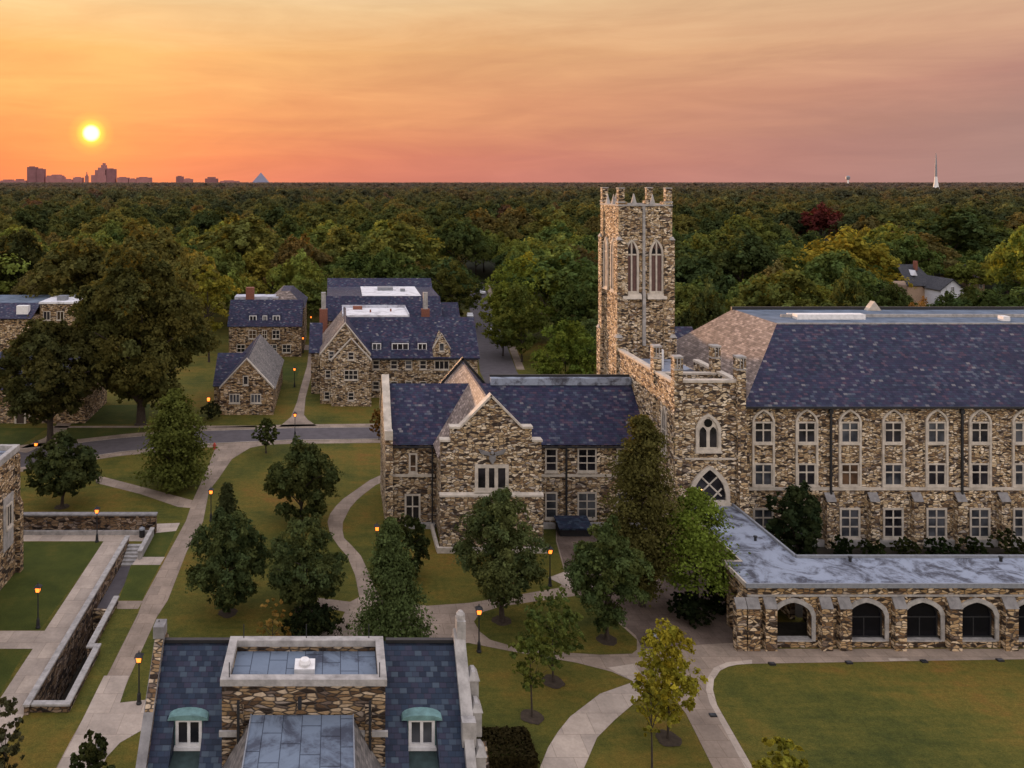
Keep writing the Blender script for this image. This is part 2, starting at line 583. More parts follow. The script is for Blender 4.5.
def window_meshes(w, h, cols=2, rows=(.5,), rise=0.0, fw=.2, mw=.1, proud=.1, frame='lime', pane='glass', circle=False, lattice=False):
    key = (w, h, cols, tuple(rows), rise, fw, mw, proud, frame, pane, circle, lattice)
    if key in WIN:
        return WIN[key]
    mb = MB()
    iw, ih = w - 2 * fw, h - 2 * fw
    irise = max(0, rise - fw * .3) if rise > 0 else 0
    mb.ring(outline(w, h, rise), outline(iw, ih, irise, z0=fw), -proud, .06)
    if proud >= .1:
        mb.box(-w / 2 - .08, w / 2 + .08, -proud - .08, .0, -.16, -.002)
    if lattice:
        for sgn in (-1, 1):
            for off in (-.5, 0, .5):
                pts = []
                for i in range(9):
                    t = i / 8
                    x = sgn * (off * iw + (t - .5) * iw * 1.0 * (1 if off == 0 else .9))
                    z = fw + t * ih
                    if abs(x) < iw / 2 and z < fw + arch_z(x, iw, ih, irise) - .02:
                        pts.append((x, -.035, z))
                if len(pts) > 1:
                    mb.tube(pts, mw / 2, 6)
    else:
        for i in range(1, cols):
            x = -iw / 2 + iw * i / cols
            top = fw + arch_z(x, iw, ih, irise)
            if circle:
                top -= irise * .55
            mb.box(x - mw / 2, x + mw / 2, -proud * .7, .05, fw - .01, top + .01)
        for r in rows:
            z = fw + ih * r
            mb.box(-iw / 2 - .01, iw / 2 + .01, -proud * .66, .045, z - mw / 2, z + mw / 2)
    if circle:
        cz, cr = fw + ih - irise * .62, iw * .24
        o_ = [(cr * 1.35 * math.cos(t * math.pi / 8), cz + cr * 1.35 * math.sin(t * math.pi / 8)) for t in range(16)]
        i_ = [(cr * .9 * math.cos(t * math.pi / 8), cz + cr * .9 * math.sin(t * math.pi / 8)) for t in range(16)]
        mb.ring(o_, i_, -proud * .68, .04)
    pm = MB()
    ol = outline(iw, ih, irise, z0=fw)
    pm.prism(ol, 'y', -.015, .03)
    WIN[key] = (mb.mesh('window', M[frame]), pm.mesh('pane', M[pane]))
    return WIN[key]


PANES = ['glass'] * 7 + ['glass_pale'] * 3 + ['glass_warm']
wrng = random.Random(3)


def window(parent, x, y, z, w, h, facing='s', name='window', **kw):
    if 'pane' not in kw:
        kw['pane'] = wrng.choice(PANES)
    fm, pm = window_meshes(round(w, 3), round(h, 3), **kw)
    rz = {'s': 0, 'w': R(-90), 'e': R(90), 'n': R(180)}[facing]
    o = bpy.data.objects.new(name, fm)
    link(o, parent, (x, y, z), rz)
    p = bpy.data.objects.new('pane', pm)
    COL.objects.link(p)
    p.parent = o
    return o


def gable_prism(x0, x1, y0, y1, ze, zr, axis, z0=0.0):
    mb = MB()
    if axis == 'x':                             # ridge along x
        ym = (y0 + y1) / 2
        mb.prism([(y0, z0), (y1, z0), (y1, ze), (ym, zr), (y0, ze)], 'x', x0, x1)
    else:
        xm = (x0 + x1) / 2
        mb.prism([(x0, z0), (x1, z0), (x1, ze), (xm, zr), (x0, ze)], 'y', y0, y1)
    return mb


def gable_roof(x0, x1, y0, y1, ze, zr, axis, over=.35, th=.18, up=.2, which='both'):
    mb = MB()
    if axis == 'x':
        ym = (y0 + y1) / 2
        k = (zr - ze) / (ym - y0)
        if which in ('both', 'lo'):
            mb.slab([(x0, y0 - over, ze + up - over * k), (x1, y0 - over, ze + up - over * k), (x1, ym, zr + up), (x0, ym, zr + up)], th)
        if which in ('both', 'hi'):
            mb.slab([(x0, y1 + over, ze + up - over * k), (x1, y1 + over, ze + up - over * k), (x1, ym, zr + up), (x0, ym, zr + up)], th)
    else:
        xm = (x0 + x1) / 2
        k = (zr - ze) / (xm - x0)
        if which in ('both', 'lo'):
            mb.slab([(x0 - over, y0, ze + up - over * k), (x0 - over, y1, ze + up - over * k), (xm, y1, zr + up), (xm, y0, zr + up)], th)
        if which in ('both', 'hi'):
            mb.slab([(x1 + over, y0, ze + up - over * k), (x1 + over, y1, ze + up - over * k), (xm, y1, zr + up), (xm, y0, zr + up)], th)
    return mb


def coping_y(x0, x1, ze, zr, y0, y1, t=.35, rise=.35):    # raised gable coping following a gable whose ridge runs along y
    mb = MB()
    xm = (x0 + x1) / 2
    mb.prism([(x0 - .1, ze), (x0 - .1, ze + rise + t), (xm, zr + rise + t), (x1 + .1, ze + rise + t), (x1 + .1, ze), (x1 - .0, ze + rise), (xm, zr + rise), (x0 + .0, ze + rise)], 'y', y0, y1)
    return mb


# ------------------------------------------------------------------ sky and sun
SUN = Vector((-.311, 1.0, .061)).normalized()
SUN_EL = math.asin(SUN.z)
world = bpy.data.worlds.new("World")
scene.world = world
world.use_nodes = True
w = NT(world.node_tree)
tc = w.n('ShaderNodeTexCoord')
D = tc.outputs['Generated']
sp = w.n('ShaderNodeSeparateXYZ'); w.link(D, sp.inputs[0])
dx, dy, dz = sp.outputs
az = w.math('ARCTAN2', dx, dy)
fa = w.maprange(az, -.42, .74)
fa = w.math('POWER', fa, 1.15)
mp = w.n('ShaderNodeMapping'); w.link(D, mp.inputs[0])
mp.inputs['Rotation'].default_value = (0, R(-7), 0)
mp.inputs['Scale'].default_value = (1.6, 1.6, 16)
n1 = w.noise(mp.outputs[0], 1.5, 5, .58, dist=.5)
mp2 = w.n('ShaderNodeMapping'); w.link(D, mp2.inputs[0])
mp2.inputs['Rotation'].default_value = (0, R(-32), 0)
mp2.inputs['Scale'].default_value = (2.2, 1.0, 13)
n2 = w.noise(mp2.outputs[0], 2.1, 6, .62, dist=.8)
el = w.math('ADD', dz, w.math('MULTIPLY', w.math('SUBTRACT', n1, .5), .075))
el = w.math('ADD', el, w.math('MULTIPLY', w.math('SUBTRACT', n2, .5), .022))
tl = w.math('MULTIPLY', el, 4.0, clamp=True)
tr = w.math('MULTIPLY', w.math('SUBTRACT', el, .012), 4.0, clamp=True)
cl = w.ramp(tl, [(0, lin(226, 114, 92)), (.10, lin(231, 118, 86)), (.22, lin(238, 138, 86)), (.36, lin(248, 162, 94)), (.6, lin(252, 186, 108)), (.85, lin(248, 206, 146)), (1, lin(243, 208, 164))])
cr_ = w.ramp(tr, [(0, lin(172, 138, 132)), (.18, lin(172, 134, 126)), (.36, lin(184, 136, 124)), (.55, lin(204, 158, 132)), (.85, lin(214, 178, 142)), (1, lin(208, 178, 152))])
view = w.mix(w.math('MINIMUM', fa, 1.0), cl, cr_)
view = w.mix(.35, view, w.ramp(n1, [(.3, (.86, .83, .86)), (.68, (1.12, 1.11, 1.10))]), 'MULTIPLY')
view = w.mix(.55, view, w.ramp(n2, [(.32, (.88, .86, .87)), (.68, (1.12, 1.12, 1.11))]), 'MULTIPLY')
# overhead and eastern sky: out of view, brightened beyond dusk to fill front walls and roofs
ze_ = w.maprange(dz, .24, .62, 0, 1, True)
up = w.mix(ze_, view, (1.30, 1.26, 1.44))
east = w.ramp(w.math('MAXIMUM', dz, 0.0), [(0, (1.52, 1.28, 1.10)), (.18, (1.62, 1.40, 1.26)), (.5, (1.42, 1.34, 1.38)), (1, (1.30, 1.26, 1.44))])
fe = w.maprange(dy, .45, -.25, 0, 1, True)
sky = w.mix(fe, up, east)
nish = w.n('ShaderNodeTexSky', sky_type='NISHITA')
nish.sun_disc = False
nish.sun_elevation = SUN_EL
nish.sun_rotation = math.atan2(SUN.x, SUN.y)
sky = w.mix(1.0, sky, w.mix(1.0, nish.outputs[0], (.006, .006, .006), 'MULTIPLY'), 'ADD')
dot = w.n('ShaderNodeVectorMath', operation='DOT_PRODUCT')
nm = w.n('ShaderNodeVectorMath', operation='NORMALIZE'); w.link(D, nm.inputs[0])
w.link(nm.outputs[0], dot.inputs[0]); dot.inputs[1].default_value = SUN
ang = w.math('DIVIDE', w.math('ARCCOSINE', w.math('MINIMUM', dot.outputs['Value'], 1.0)), R(12))
glow = w.ramp(ang, [(0, (4, 3.6, 1.2)), (.036, (4, 3.3, .8)), (.050, (.95, .50, -.03)), (.085, (.36, .13, -.05)), (.13, (.11, .03, -.03)), (.28, (.03, .008, 0)), (1, (0, 0, 0))])
sky = w.mix(1.0, sky, glow, 'ADD')
bg = w.n('ShaderNodeBackground')
w.link(sky, bg.inputs[0]); bg.inputs[1].default_value = 1.0
wo = w.n('ShaderNodeOutputWorld'); w.link(bg.outputs[0], wo.inputs[0])

sl = bpy.data.lights.new("sun", 'SUN')
sl.energy = 6.5
sl.color = (1.0, .56, .30)
sl.angle = R(3)
so = bpy.data.objects.new("sun", sl)
COL.objects.link(so)
so.rotation_euler = (-SUN).to_track_quat('-Z', 'Y').to_euler()

# ------------------------------------------------------------------ ground, roads, paths
B = 40000
trench = [(-22.2, 57.6), (-19.75, 57.6), (-19.75, 64.4), (-20.35, 64.4), (-20.35, 84), (-22.2, 84)]
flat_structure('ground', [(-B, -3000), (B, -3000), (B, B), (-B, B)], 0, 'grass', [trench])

ROAD_S = GP([(-160, 497), (20, 468), (60, 461), (120, 452), (200, 444), (290, 440), (385, 439)]) + [(40, 118)]
ROAD_N = [(40, 125.5)] + GP([(385, 427), (290, 428), (200, 431), (120, 438), (60, 445), (20, 449), (-160, 468)])
flat_structure('road', ROAD_S + ROAD_N, .010, 'asphalt')
flat_structure('street', [(26, 125.6), (33.5, 125.6), (35.4, 160), (41.2, 205), (53, 295), (54, 303), (46.5, 303), (45.5, 295), (34.6, 205), (28, 160)], .010, 'asphalt')


def strip(path, w0, name, mat, z=.014):
    L, Rr = [], []
    for i, p in enumerate(path):
        a, b = Vector(path[max(i - 1, 0)]), Vector(path[min(i + 1, len(path) - 1)])
        d = (b - a).normalized()
        nn = Vector((-d.y, d.x)) * w0 / 2
        L.append((p[0] + nn.x, p[1] + nn.y)); Rr.append((p[0] - nn.x, p[1] - nn.y))
    return flat_structure(name, L + Rr[::-1], z, mat)


strip([(x, y - 1.0) for x, y in ROAD_S], 1.5, 'sidewalk', 'concrete')
strip([(x, y + 1.0) for x, y in ROAD_N], 1.5, 'sidewalk', 'concrete')
strip([(x, y) for x, y in ROAD_S], .22, 'kerb', 'concrete_light', .022)
strip([(x, y) for x, y in ROAD_N], .22, 'kerb', 'concrete_light', .022)
strip([(36.6, 162), (42.6, 206), (54.5, 296)], 1.6, 'sidewalk', 'concrete')
strip(GP([(52, 427), (256, 426.5)]), .9, 'footpath', 'concrete')
strip(GP([(20, 452), (52, 438), (78, 408), (88, 388)]), 2.2, 'footpath', 'concrete')

main_walk = [(217, 444), (205, 474), (193, 500), (186, 521), (143, 600), (138, 614), (108, 674), (70, 742), (50, 780), (96, 780), (107, 757), (120, 743), (146, 728), (146, 700), (125, 705), (119, 706),
             (122, 695), (130, 676), (157, 617), (168, 600), (187, 551), (203, 522), (209, 491), (219, 478), (232, 459), (250, 448), (270, 444)]
flat_structure('main_walk', GP(main_walk), .018, 'concrete')
flat_structure('footpath', GP([(96, 476), (104, 477), (150, 489), (195, 501), (190, 508), (178, 507), (140, 494), (96, 483)]), .014, 'concrete')
flat_structure('footpath', GP([(279, 427), (291, 417), (297, 402), (301, 386), (307, 366), (309, 350), (276, 350), (276, 345), (318, 345), (312, 362), (311, 377), (305.5, 398), (304, 415), (308, 420), (317, 426)]), .014, 'concrete')
flat_structure('lawn', GP([(283, 366), (296, 365), (299.5, 370), (297, 377), (288, 381), (280, 380)]), .020, 'lawn')
# sunken court beside the long wall
flat_structure('court_path', [(-36, 84.6), (-20.2, 84.6), (-20.2, 86.1), (-36, 86.1)], .014, 'concrete_light')
flat_structure('court_path', [(-25.0, 50), (-22.55, 50), (-22.55, 84.58), (-25.0, 84.58)], .014, 'concrete_light')
flat_structure('court_path', GP([(-40, 631), (45, 631), (39, 649), (-40, 649)]), .022, 'concrete_light')
flat_structure('footpath', GP([(153, 524), (180, 523), (176, 531), (147, 534)]), .014, 'concrete_light')
flat_structure('footpath', GP([(138, 557), (165, 557), (160, 565), (132, 565)]), .014, 'concrete_light')
flat_structure('footpath', GP([(116, 601), (143, 601), (138, 609), (117, 609)]), .014, 'concrete')
flat_structure('lawn', GP([(-40, 542), (104, 542), (40, 630), (-40, 630)]), .006, 'lawn')
flat_structure('lawn', GP([(-40, 650), (26, 650), (-10, 712), (-60, 712)]), .006, 'lawn')
flat_structure('lawn', GP([(148, 533), (176, 531), (164, 557), (142, 557)]), .006, 'lawn')
flat_structure('lawn', GP([(131, 565), (160, 565), (142, 600), (119, 600)]), .006, 'lawn')
flat_structure('lawn', GP([(-20, 428), (20, 428), (48, 428), (18, 448), (-40, 452)]), .006, 'lawn')
flat_structure('lawn', GP([(85, 406), (150, 404), (148, 424), (70, 425)]), .006, 'lawn')
flat_structure('lawn', GP([(62, 428), (150, 428), (140, 436), (50, 443)]), .006, 'lawn')
# curved walk west of the gabled hall
flat_structure('curved_walk', GP([(388, 472), (370, 480), (355, 490.6), (343, 499), (336, 506), (330, 514), (327.5, 522), (330, 534), (339, 547), (347, 556), (355, 575), (360, 600), (380, 600), (372, 580), (361, 556),
                                  (352, 546), (344, 538), (342.5, 530), (343, 522), (350, 508), (357, 500), (364, 494), (376, 485), (388, 480)]), .014, 'concrete')
plaza = [(318, 598), (350, 602), (362, 596), (385, 600), (427, 606), (470, 603), (500, 598), (559, 588), (566, 578), (556, 541), (556, 527), (600, 527), (604, 560), (640, 590), (690, 560), (738, 600), (738, 649), (1180, 649),
         (1180, 656), (1024, 659.5), (900, 661.5), (752, 664), (737, 665), (728, 667), (720, 671), (714, 680), (713, 690), (717, 705), (722, 714), (757, 775), (718, 778), (686, 714), (668, 690), (636, 702), (615, 720), (597, 738), (580, 778),
         (536, 778), (548, 748), (558, 732), (570, 717), (600, 694), (634, 682), (612, 672), (577, 663), (514, 652), (468, 643), (440, 650), (440, 665), (262, 665), (285, 648), (318, 632), (340, 622), (345, 612), (316, 606)]
flat_structure('plaza', GP(plaza), .022, 'concrete')
flat_structure('flagstone_court', GP([(604, 560), (640, 592), (690, 560), (738, 600), (737, 643), (680, 646), (642, 649), (636, 636), (600, 605), (575, 592), (567, 576), (557, 541), (557, 528), (600, 528)]), .027, 'flag')
flat_structure('lawn', GP([(474, 622), (478, 616), (484, 612), (500, 607), (540, 601), (577, 596), (592, 600), (602, 608), (637, 640), (637, 650), (632, 654), (600, 655), (560, 652.5), (530, 650), (514, 647), (490, 640), (480, 632)]), .032, 'turf')
flat_structure('path_edging', GP([(752, 664), (737, 665), (728, 667), (720, 671), (714, 680), (713, 690), (717, 705), (722, 714), (757, 775), (750, 777), (716, 714), (710, 704), (706, 690), (707, 679), (714, 668), (727, 662.5), (752, 660)]), .028, 'concrete_light')
flat_structure('light_paving', GP([(608, 668), (634, 664), (642, 676), (634, 682)]), .028, 'concrete_light')
flat_structure('light_paving', GP([(536, 778), (548, 748), (558, 732), (570, 717), (600, 694), (634, 682), (644, 690), (636, 702), (615, 720), (597, 738), (580, 778)]), .028, 'concrete_light')
flat_structure('light_paving', GP([(888, 658.5), (906, 658.3), (910, 661), (890, 661.3)]), .028, 'concrete_light')
flat_structure('light_paving', GP([(548, 578), (570, 570), (598, 586), (575, 591)]), .032, 'concrete_light')
flat_structure('light_paving', GP([(104, 676), (129, 676), (120, 703), (146, 700), (146, 728), (120, 743), (107, 757), (96, 778), (52, 778), (72, 741)]), .023, 'concrete_light')
flat_structure('planting_bed', [(39.9, 69.8), (95, 69.8), (95, 83.3), (39.9, 83.3)], .010, 'soil')

# ------------------------------------------------------------------ trees
TREES = {}


def leaf_mesh(name, C, N, size, tint, rng, mat='leaf', jit=.5):
    n = len(C)
    N = N + rng.normal(0, jit, (n, 3))
    N /= np.linalg.norm(N, axis=1)[:, None] + 1e-9
    A = np.cross(N, rng.normal(0, 1, (n, 3)))
    A /= np.linalg.norm(A, axis=1)[:, None] + 1e-9
    Bv = np.cross(N, A)
    s = (size * rng.uniform(.6, 1.35, n))[:, None] * .5
    V = np.empty((n, 4, 3), np.float32)
    V[:, 0] = C + A * s * 1.1
    V[:, 1] = C + Bv * s * .9
    V[:, 2] = C - A * s * 1.1
    V[:, 3] = C - Bv * s * .9
    me = bpy.data.meshes.new(name)
    me.vertices.add(4 * n)
    me.vertices.foreach_set('co', V.ravel())
    me.loops.add(4 * n)
    me.loops.foreach_set('vertex_index', np.arange(4 * n, dtype=np.int32))
    me.polygons.add(n)
    me.polygons.foreach_set('loop_start', np.arange(0, 4 * n, 4, dtype=np.int32))
    at = me.attributes.new('tint', 'FLOAT_COLOR', 'POINT')
    cols = np.ones((n, 4, 4), np.float32)
    cols[:, :, :3] = tint[:, None, :]
    at.data.foreach_set('color', cols.ravel())
    me.update(calc_edges=True)
    me.materials.append(M[mat])
    return me


def crown_points(kind, rad, hgt, zb, n, rng):
    """leaf centres, outward normals and tints for a crown of radius rad from zb to hgt"""
    C, N, T = [], [], []
    rz = (hgt - zb) / 2
    zc = zb + rz
    if kind in ('round', 'oak', 'airy', 'forest'):
        nl = {'round': 95, 'oak': 170, 'airy': 46, 'forest': 75}[kind]
        lr = {'round': .215, 'oak': .165, 'airy': .22, 'forest': .215}[kind]
        spr = {'round': 14, 'oak': 16, 'airy': 12, 'forest': 12}[kind]
        per = max(spr, n // nl)
        sq = rng.uniform(.9, 1.1, 3)
        for i in range(nl):
            d = rng.normal(0, 1, 3); d /= np.linalg.norm(d)
            if kind == 'forest' and d[2] < -.4:
                d[2] *= -.6
            k = rng.uniform(.66, .92) if i > nl * .22 else rng.uniform(.15, .6)
            wob = 1 + .12 * math.sin(3 * math.atan2(d[1], d[0]) + sq[0] * 40) + .08 * math.sin(5 * d[2] + sq[1] * 30)
            c = np.array([d[0] * rad * k * sq[0] * wob, d[1] * rad * k * sq[1] * wob, zc + d[2] * rz * k])
            r = rad * lr * rng.uniform(.55, 1.35)
            ns = max(1, per // spr)
            q = rng.normal(0, 1, (ns, 3)); q /= np.linalg.norm(q, axis=1)[:, None]
            low = q[:, 2] < -.5
            q[low, 2] *= -1
            rr = rng.uniform(.5, 1.12, ns) ** .6
            st = rng.uniform(.66, 1.36, (ns, 1))
            q = np.repeat(q, spr, 0); rr = np.repeat(rr, spr); st = np.repeat(st, spr, 0)
            m = len(q)
            P = c + (q * rr[:, None] + rng.normal(0, .17, (m, 3))) * r * np.array([1, 1, .82 if kind != 'airy' else .55])
            P[:, 2] = zc + (P[:, 2] - zc) * 1.05
            t01 = np.clip((P[:, 2] - zb) / (hgt - zb), 0, 1)
            prof = {'round': [.76, 1.03, .99, .62], 'oak': [.80, 1.06, 1.0, .66], 'airy': [.75, 1.05, .9, .5], 'forest': [1.05, 1.12, 1.0, .66]}[kind]
            P[:, :2] *= np.interp(t01, [0, .3, .62, 1], prof)[:, None]
            C.append(P); N.append(q + np.array([0, 0, .35]))
            t = rng.uniform(.80, 1.16)
            hue = rng.uniform(-.10, .10)
            tt = np.repeat([[t * (1 + hue), t, t * (1 - hue)]], m, 0) * st * rng.uniform(.8, 1.2, (m, 1))
            T.append(tt)
    elif kind in ('cone', 'column', 'tier'):
        nb = 150 if kind != 'tier' else 110
        per = n // nb
        for i in range(nb):
            t = (i + rng.uniform(0, 1)) / nb
            if kind == 'cone':
                t = 1 - (1 - t) ** .62 if False else t ** .9
                rloc = rad * (1 - t) ** .78 * rng.uniform(.75, 1.12) + .12
                if t < .08:
                    rloc *= .8
            elif kind == 'column':
                rloc = rad * (math.sin(min(1, t * 1.6 + .15) * math.pi / 2) * (1 - t) ** .55) * rng.uniform(.6, 1.2) + .15
            else:
                rloc = rad * float(np.interp(t, [0, .1, .28, .42, .52, .72, .88, 1], [.55, .95, 1.0, .78, .80, .66, .42, .08])) * rng.uniform(.7, 1.12)
            a = rng.uniform(0, 2 * math.pi)
            z = zb + (hgt - zb) * t
            f = rng.uniform(.15, 1, per) ** .6
            wd = .30 * rloc * (1.05 - f * .6) + .12
            off = rng.normal(0, 1, (per, 3)) * wd[:, None] * np.array([1, 1, .55])
            droop = {'cone': -.28, 'column': .25, 'tier': -.05}[kind]
            P = np.stack([np.cos(a) * rloc * f, np.sin(a) * rloc * f, z + droop * rloc * f * f], 1) + off
            C.append(P)
            N.append(np.repeat([[math.cos(a) * .6, math.sin(a) * .6, .7]], per, 0))
            tv = rng.uniform(.7, 1.25)
            T.append(np.repeat([[tv, tv, tv * .95]], per, 0) * rng.uniform(.65, 1.35, (per, 1)))
    C = np.concatenate(C); N = np.concatenate(N); T = np.concatenate(T)
    return C, N, T


def trunk_mb(hgt, zb, r0, rad, rng, limbs=7, reach=.62):
    mb = MB()
    top = zb + (hgt - zb) * .55
    lean = rng.uniform(-.02, .02, 2) * hgt
    mb.tube([(0, 0, -.15), (0, 0, .25), (lean[0] * .3, lean[1] * .3, zb * .7 + .3), (lean[0], lean[1], top)], [r0 * 1.7, r0 * 1.05, r0 * .85, r0 * .3], 9)
    for i in range(limbs):
        a = 2 * math.pi * (i + rng.uniform(0, .6)) / limbs
        z0 = zb * .85 + (top - zb * .85) * rng.uniform(0, .75)
        L = rad * rng.uniform(.5, .85) * reach / .62
        e = (math.cos(a) * L, math.sin(a) * L, z0 + (hgt - zb) * rng.uniform(.12, .32))
        mid = (e[0] * .45, e[1] * .45, z0 + (e[2] - z0) * .6)
        mb.tube([(lean[0] * .6, lean[1] * .6, z0), mid, e], [r0 * .42, r0 * .28, r0 * .1], 6)
    return mb


def make_tree(name, label, x, y, kind, rad, hgt, zb, n, leaf, color, r0=.22, seed=1, cat='tree', group=None, mat='leaf', limbs=7):
    rng = np.random.default_rng(seed)
    t = thing(name, label, cat, (x, y, 0), group)
    C, N, T = crown_points(kind, rad, hgt, zb, n, rng)
    tr = bpy.data.objects.new('trunk', trunk_mb(hgt, zb, r0, rad, rng, limbs).mesh('trunk', M['bark']))
    COL.objects.link(tr); tr.parent = t
    cr = bpy.data.objects.new('crown', leaf_mesh('crown', C, N, leaf, T, rng, mat))
    COL.objects.link(cr); cr.parent = t
    cr.color = (color[0] * 1.4, color[1] * 1.35, color[2] * 1.3, 1)
    return t, tr, cr


def px_tree(name, label, u, vbase, u0, u1, vtop, vcb, kind, n, leaf, color, seed, r0=.2, ybase=None, **kw):
    """a tree surveyed from its foot, its spread, its top and the underside of its crown"""
    x, y = G(u, vbase)
    s = y / F
    rad = (u1 - u0) / 2 * s
    hgt = H - (vtop - CY) * s
    zb = max(.3, H - (vcb - CY) * s)
    return make_tree(name, label, x, y, kind, rad, hgt, zb, n, leaf, color, r0, seed, **kw)


DG, OG, BG, YG = (.030, .040, .012), (.050, .056, .015), (.070, .098, .016), (.20, .17, .018)
MG = (.042, .054, .014)
px_tree('oak_tree', 'huge spreading oak standing on the lawn beyond the road', 141, 424, 66, 217, 248, 406, 'oak', 80000, .44, (.054, .054, .017), 11, r0=.75, limbs=14)
px_tree('oak_tree', 'shorter broad oak beside the dark path at the frame edge', 50, 443, -12, 104, 318, 422, 'oak', 44000, .42, (.044, .045, .016), 12, r0=.5, limbs=12)
px_tree('lawn_tree', 'two-tiered deciduous tree on the grass below the road bend', 175, 489, 144, 208, 390, 480, 'tier', 15000, .33, (.066, .078, .020), 13)
px_tree('lawn_tree', 'dark compact tree between the road and the long stone wall', 62, 507, 30, 99, 436, 498, 'round', 15000, .32, (.036, .045, .017), 14)
px_tree('small_tree', 'smallest young tree at the kerb near the path mouth', 266, 453, 254, 279, 418, 447, 'round', 4000, .26, (.040, .050, .016), 15, r0=.1)
px_tree('lawn_tree', 'rounded dark tree alone on the lawn inside the curved walk', 302, 524, 266, 338, 441, 521, 'round', 26000, .25, (.042, .052, .018), 16)
px_tree('lawn_tree', 'loose dark tree on the dry lawn nearest the straight walk', 228, 613, 193, 269, 508, 611, 'round', 28000, .205, (.042, .056, .021), 17)
px_tree('conifer_tree', 'narrow pointed conifer half hidden behind the loose dark tree', 227, 560, 210, 246, 484, 555, 'cone', 7000, .27, (.030, .036, .015), 18, r0=.14)
px_tree('lawn_tree', 'bushy mid green tree above the round shrub bed', 304, 611, 265, 346, 516, 609, 'round', 28000, .205, (.048, .062, .023), 19)
px_tree('conifer_tree', 'tall pointed dark conifer rising just behind the near roof', 391, 662, 350, 430, 520, 655, 'cone', 34000, .195, (.052, .072, .027), 20, r0=.25)
px_tree('evergreen_shrub', 'tall dark evergreen bush by the corner of the gabled hall', 408, 577, 386, 430, 513, 575, 'round', 7000, .26, (.026, .033, .012), 21, r0=.12, cat='shrub')
px_tree('lawn_tree', 'oval dense tree covering the front of the gabled hall', 502, 621, 456, 547, 489, 606, 'round', 40000, .195, (.056, .070, .026), 22, r0=.24)
px_tree('lawn_tree', 'upright dense tree on the island lawn beside the lamp post', 607, 640, 571, 645, 517, 630, 'round', 33000, .195, (.052, .070, .024), 23)
px_tree('young_tree', 'airy small tree with mulch ring at the island path', 553, 682, 531, 592, 586, 670, 'round', 6500, .19, (.062, .082, .022), 24, r0=.08)
px_tree('young_tree', 'slender sparse young tree in the middle of the dry lawn', 532, 717, 510, 558, 618, 692, 'airy', 4200, .18, (.072, .088, .020), 25, r0=.07)
px_tree('young_tree', 'bright yellow young tree in autumn colour by the curved path', 668, 739, 634, 704, 620, 730, 'round', 11000, .19, (.180, .165, .020), 26, r0=.09)
px_tree('young_tree', 'greener low sapling just in front of the yellow tree', 652, 772, 636, 668, 668, 742, 'airy', 1100, .22, (.13, .12, .018), 27, r0=.07)
px_tree('cypress_tree', 'tall feathery brownish cypress against the hall and porch block', 642, 606, 598, 689, 418, 592, 'column', 32000, .21, (.058, .056, .019), 28, r0=.25)
px_tree('lawn_tree', 'bright green tree in front of the arched porch window', 697, 613, 656, 736, 490, 582, 'tier', 12000, .22, (.088, .122, .022), 29)
px_tree('ivy_tree', 'dark green leafy tree hugging the long stone facade', 797, 564, 768, 823, 481, 561, 'round', 13000, .30, (.022, .032, .014), 30, cat='tree')
px_tree('colourful_shrub', 'small shrub turning red and yellow behind the near roof', 272, 652, 250, 296, 598, 650, 'airy', 800, .24, (.17, .11, .03), 31, r0=.06, cat='shrub')
px_tree('colourful_shrub', 'yellow green shrub top at the bottom edge of the lawn', 783, 800, 752, 808, 738, 796, 'airy', 2600, .24, (.16, .15, .02), 32, r0=.06, cat='shrub')
px_tree('garden_shrub', 'leafy dark shrub beside the walk at the bottom edge', 92, 800, 62, 112, 732, 796, 'airy', 3500, .22, (.030, .036, .013), 33, r0=.06, cat='shrub')
px_tree('garden_shrub', 'twiggy grey green shrub at the bottom frame corner', 4, 790, -22, 26, 690, 786, 'airy', 2600, .22, (.046, .046, .022), 34, r0=.06, cat='shrub')
px_tree('pale_tree', 'pale yellow green airy tree rising in front of the tiled dormitory', 209, 362, 184, 242, 256, 335, 'airy', 9000, .42, (.135, .130, .022), 35, r0=.22)
px_tree('roadside_bush', 'small rust coloured bush beside the road at the hall corner', 379, 440, 368, 388, 408, 439, 'round', 1800, .28, (.11, .060, .018), 36, r0=.05, cat='shrub')
px_tree('garden_shrub', 'low dark bush beside the cottage wall lamp', 212, 420, 200, 222, 402, 419, 'round', 1500, .3, (.020, .024, .010), 37, r0=.05, cat='shrub')
px_tree('roadside_tree', 'bright green tree nearest the church tower foot', 566, 404, 526, 598, 318, 395, 'round', 16000, .34, (.080, .108, .020), 38, r0=.2, group='trees lining the street')
px_tree('roadside_tree', 'olive tree with bare trunk on the street verge', 522, 362, 510, 566, 284, 352, 'round', 13000, .38, (.070, .084, .020), 39, r0=.2, group='trees lining the street')
px_tree('roadside_tree', 'tallest yellow green tree beside the street', 524, 342, 484, 562, 254, 335, 'round', 16000, .42, (.110, .130, .022), 40, r0=.25, group='trees lining the street')
px_tree('roadside_tree', 'low yellow green tree leaning over the parked white car', 503, 356, 478, 530, 288, 350, 'round', 12000, .38, (.088, .106, .020), 41, r0=.2, group='trees lining the street')
px_tree('roadside_tree', 'dark green tree between the street row and the tower', 577, 360, 553, 602, 277, 352, 'round', 12000, .40, (.044, .062, .018), 42, r0=.2, group='trees lining the street')
px_tree('roadside_tree', 'soft green tree at the street end beyond the long dormitory', 452, 332, 425, 474, 260, 322, 'round', 9000, .46, (.058, .064, .018), 43, r0=.25, group='trees lining the street')


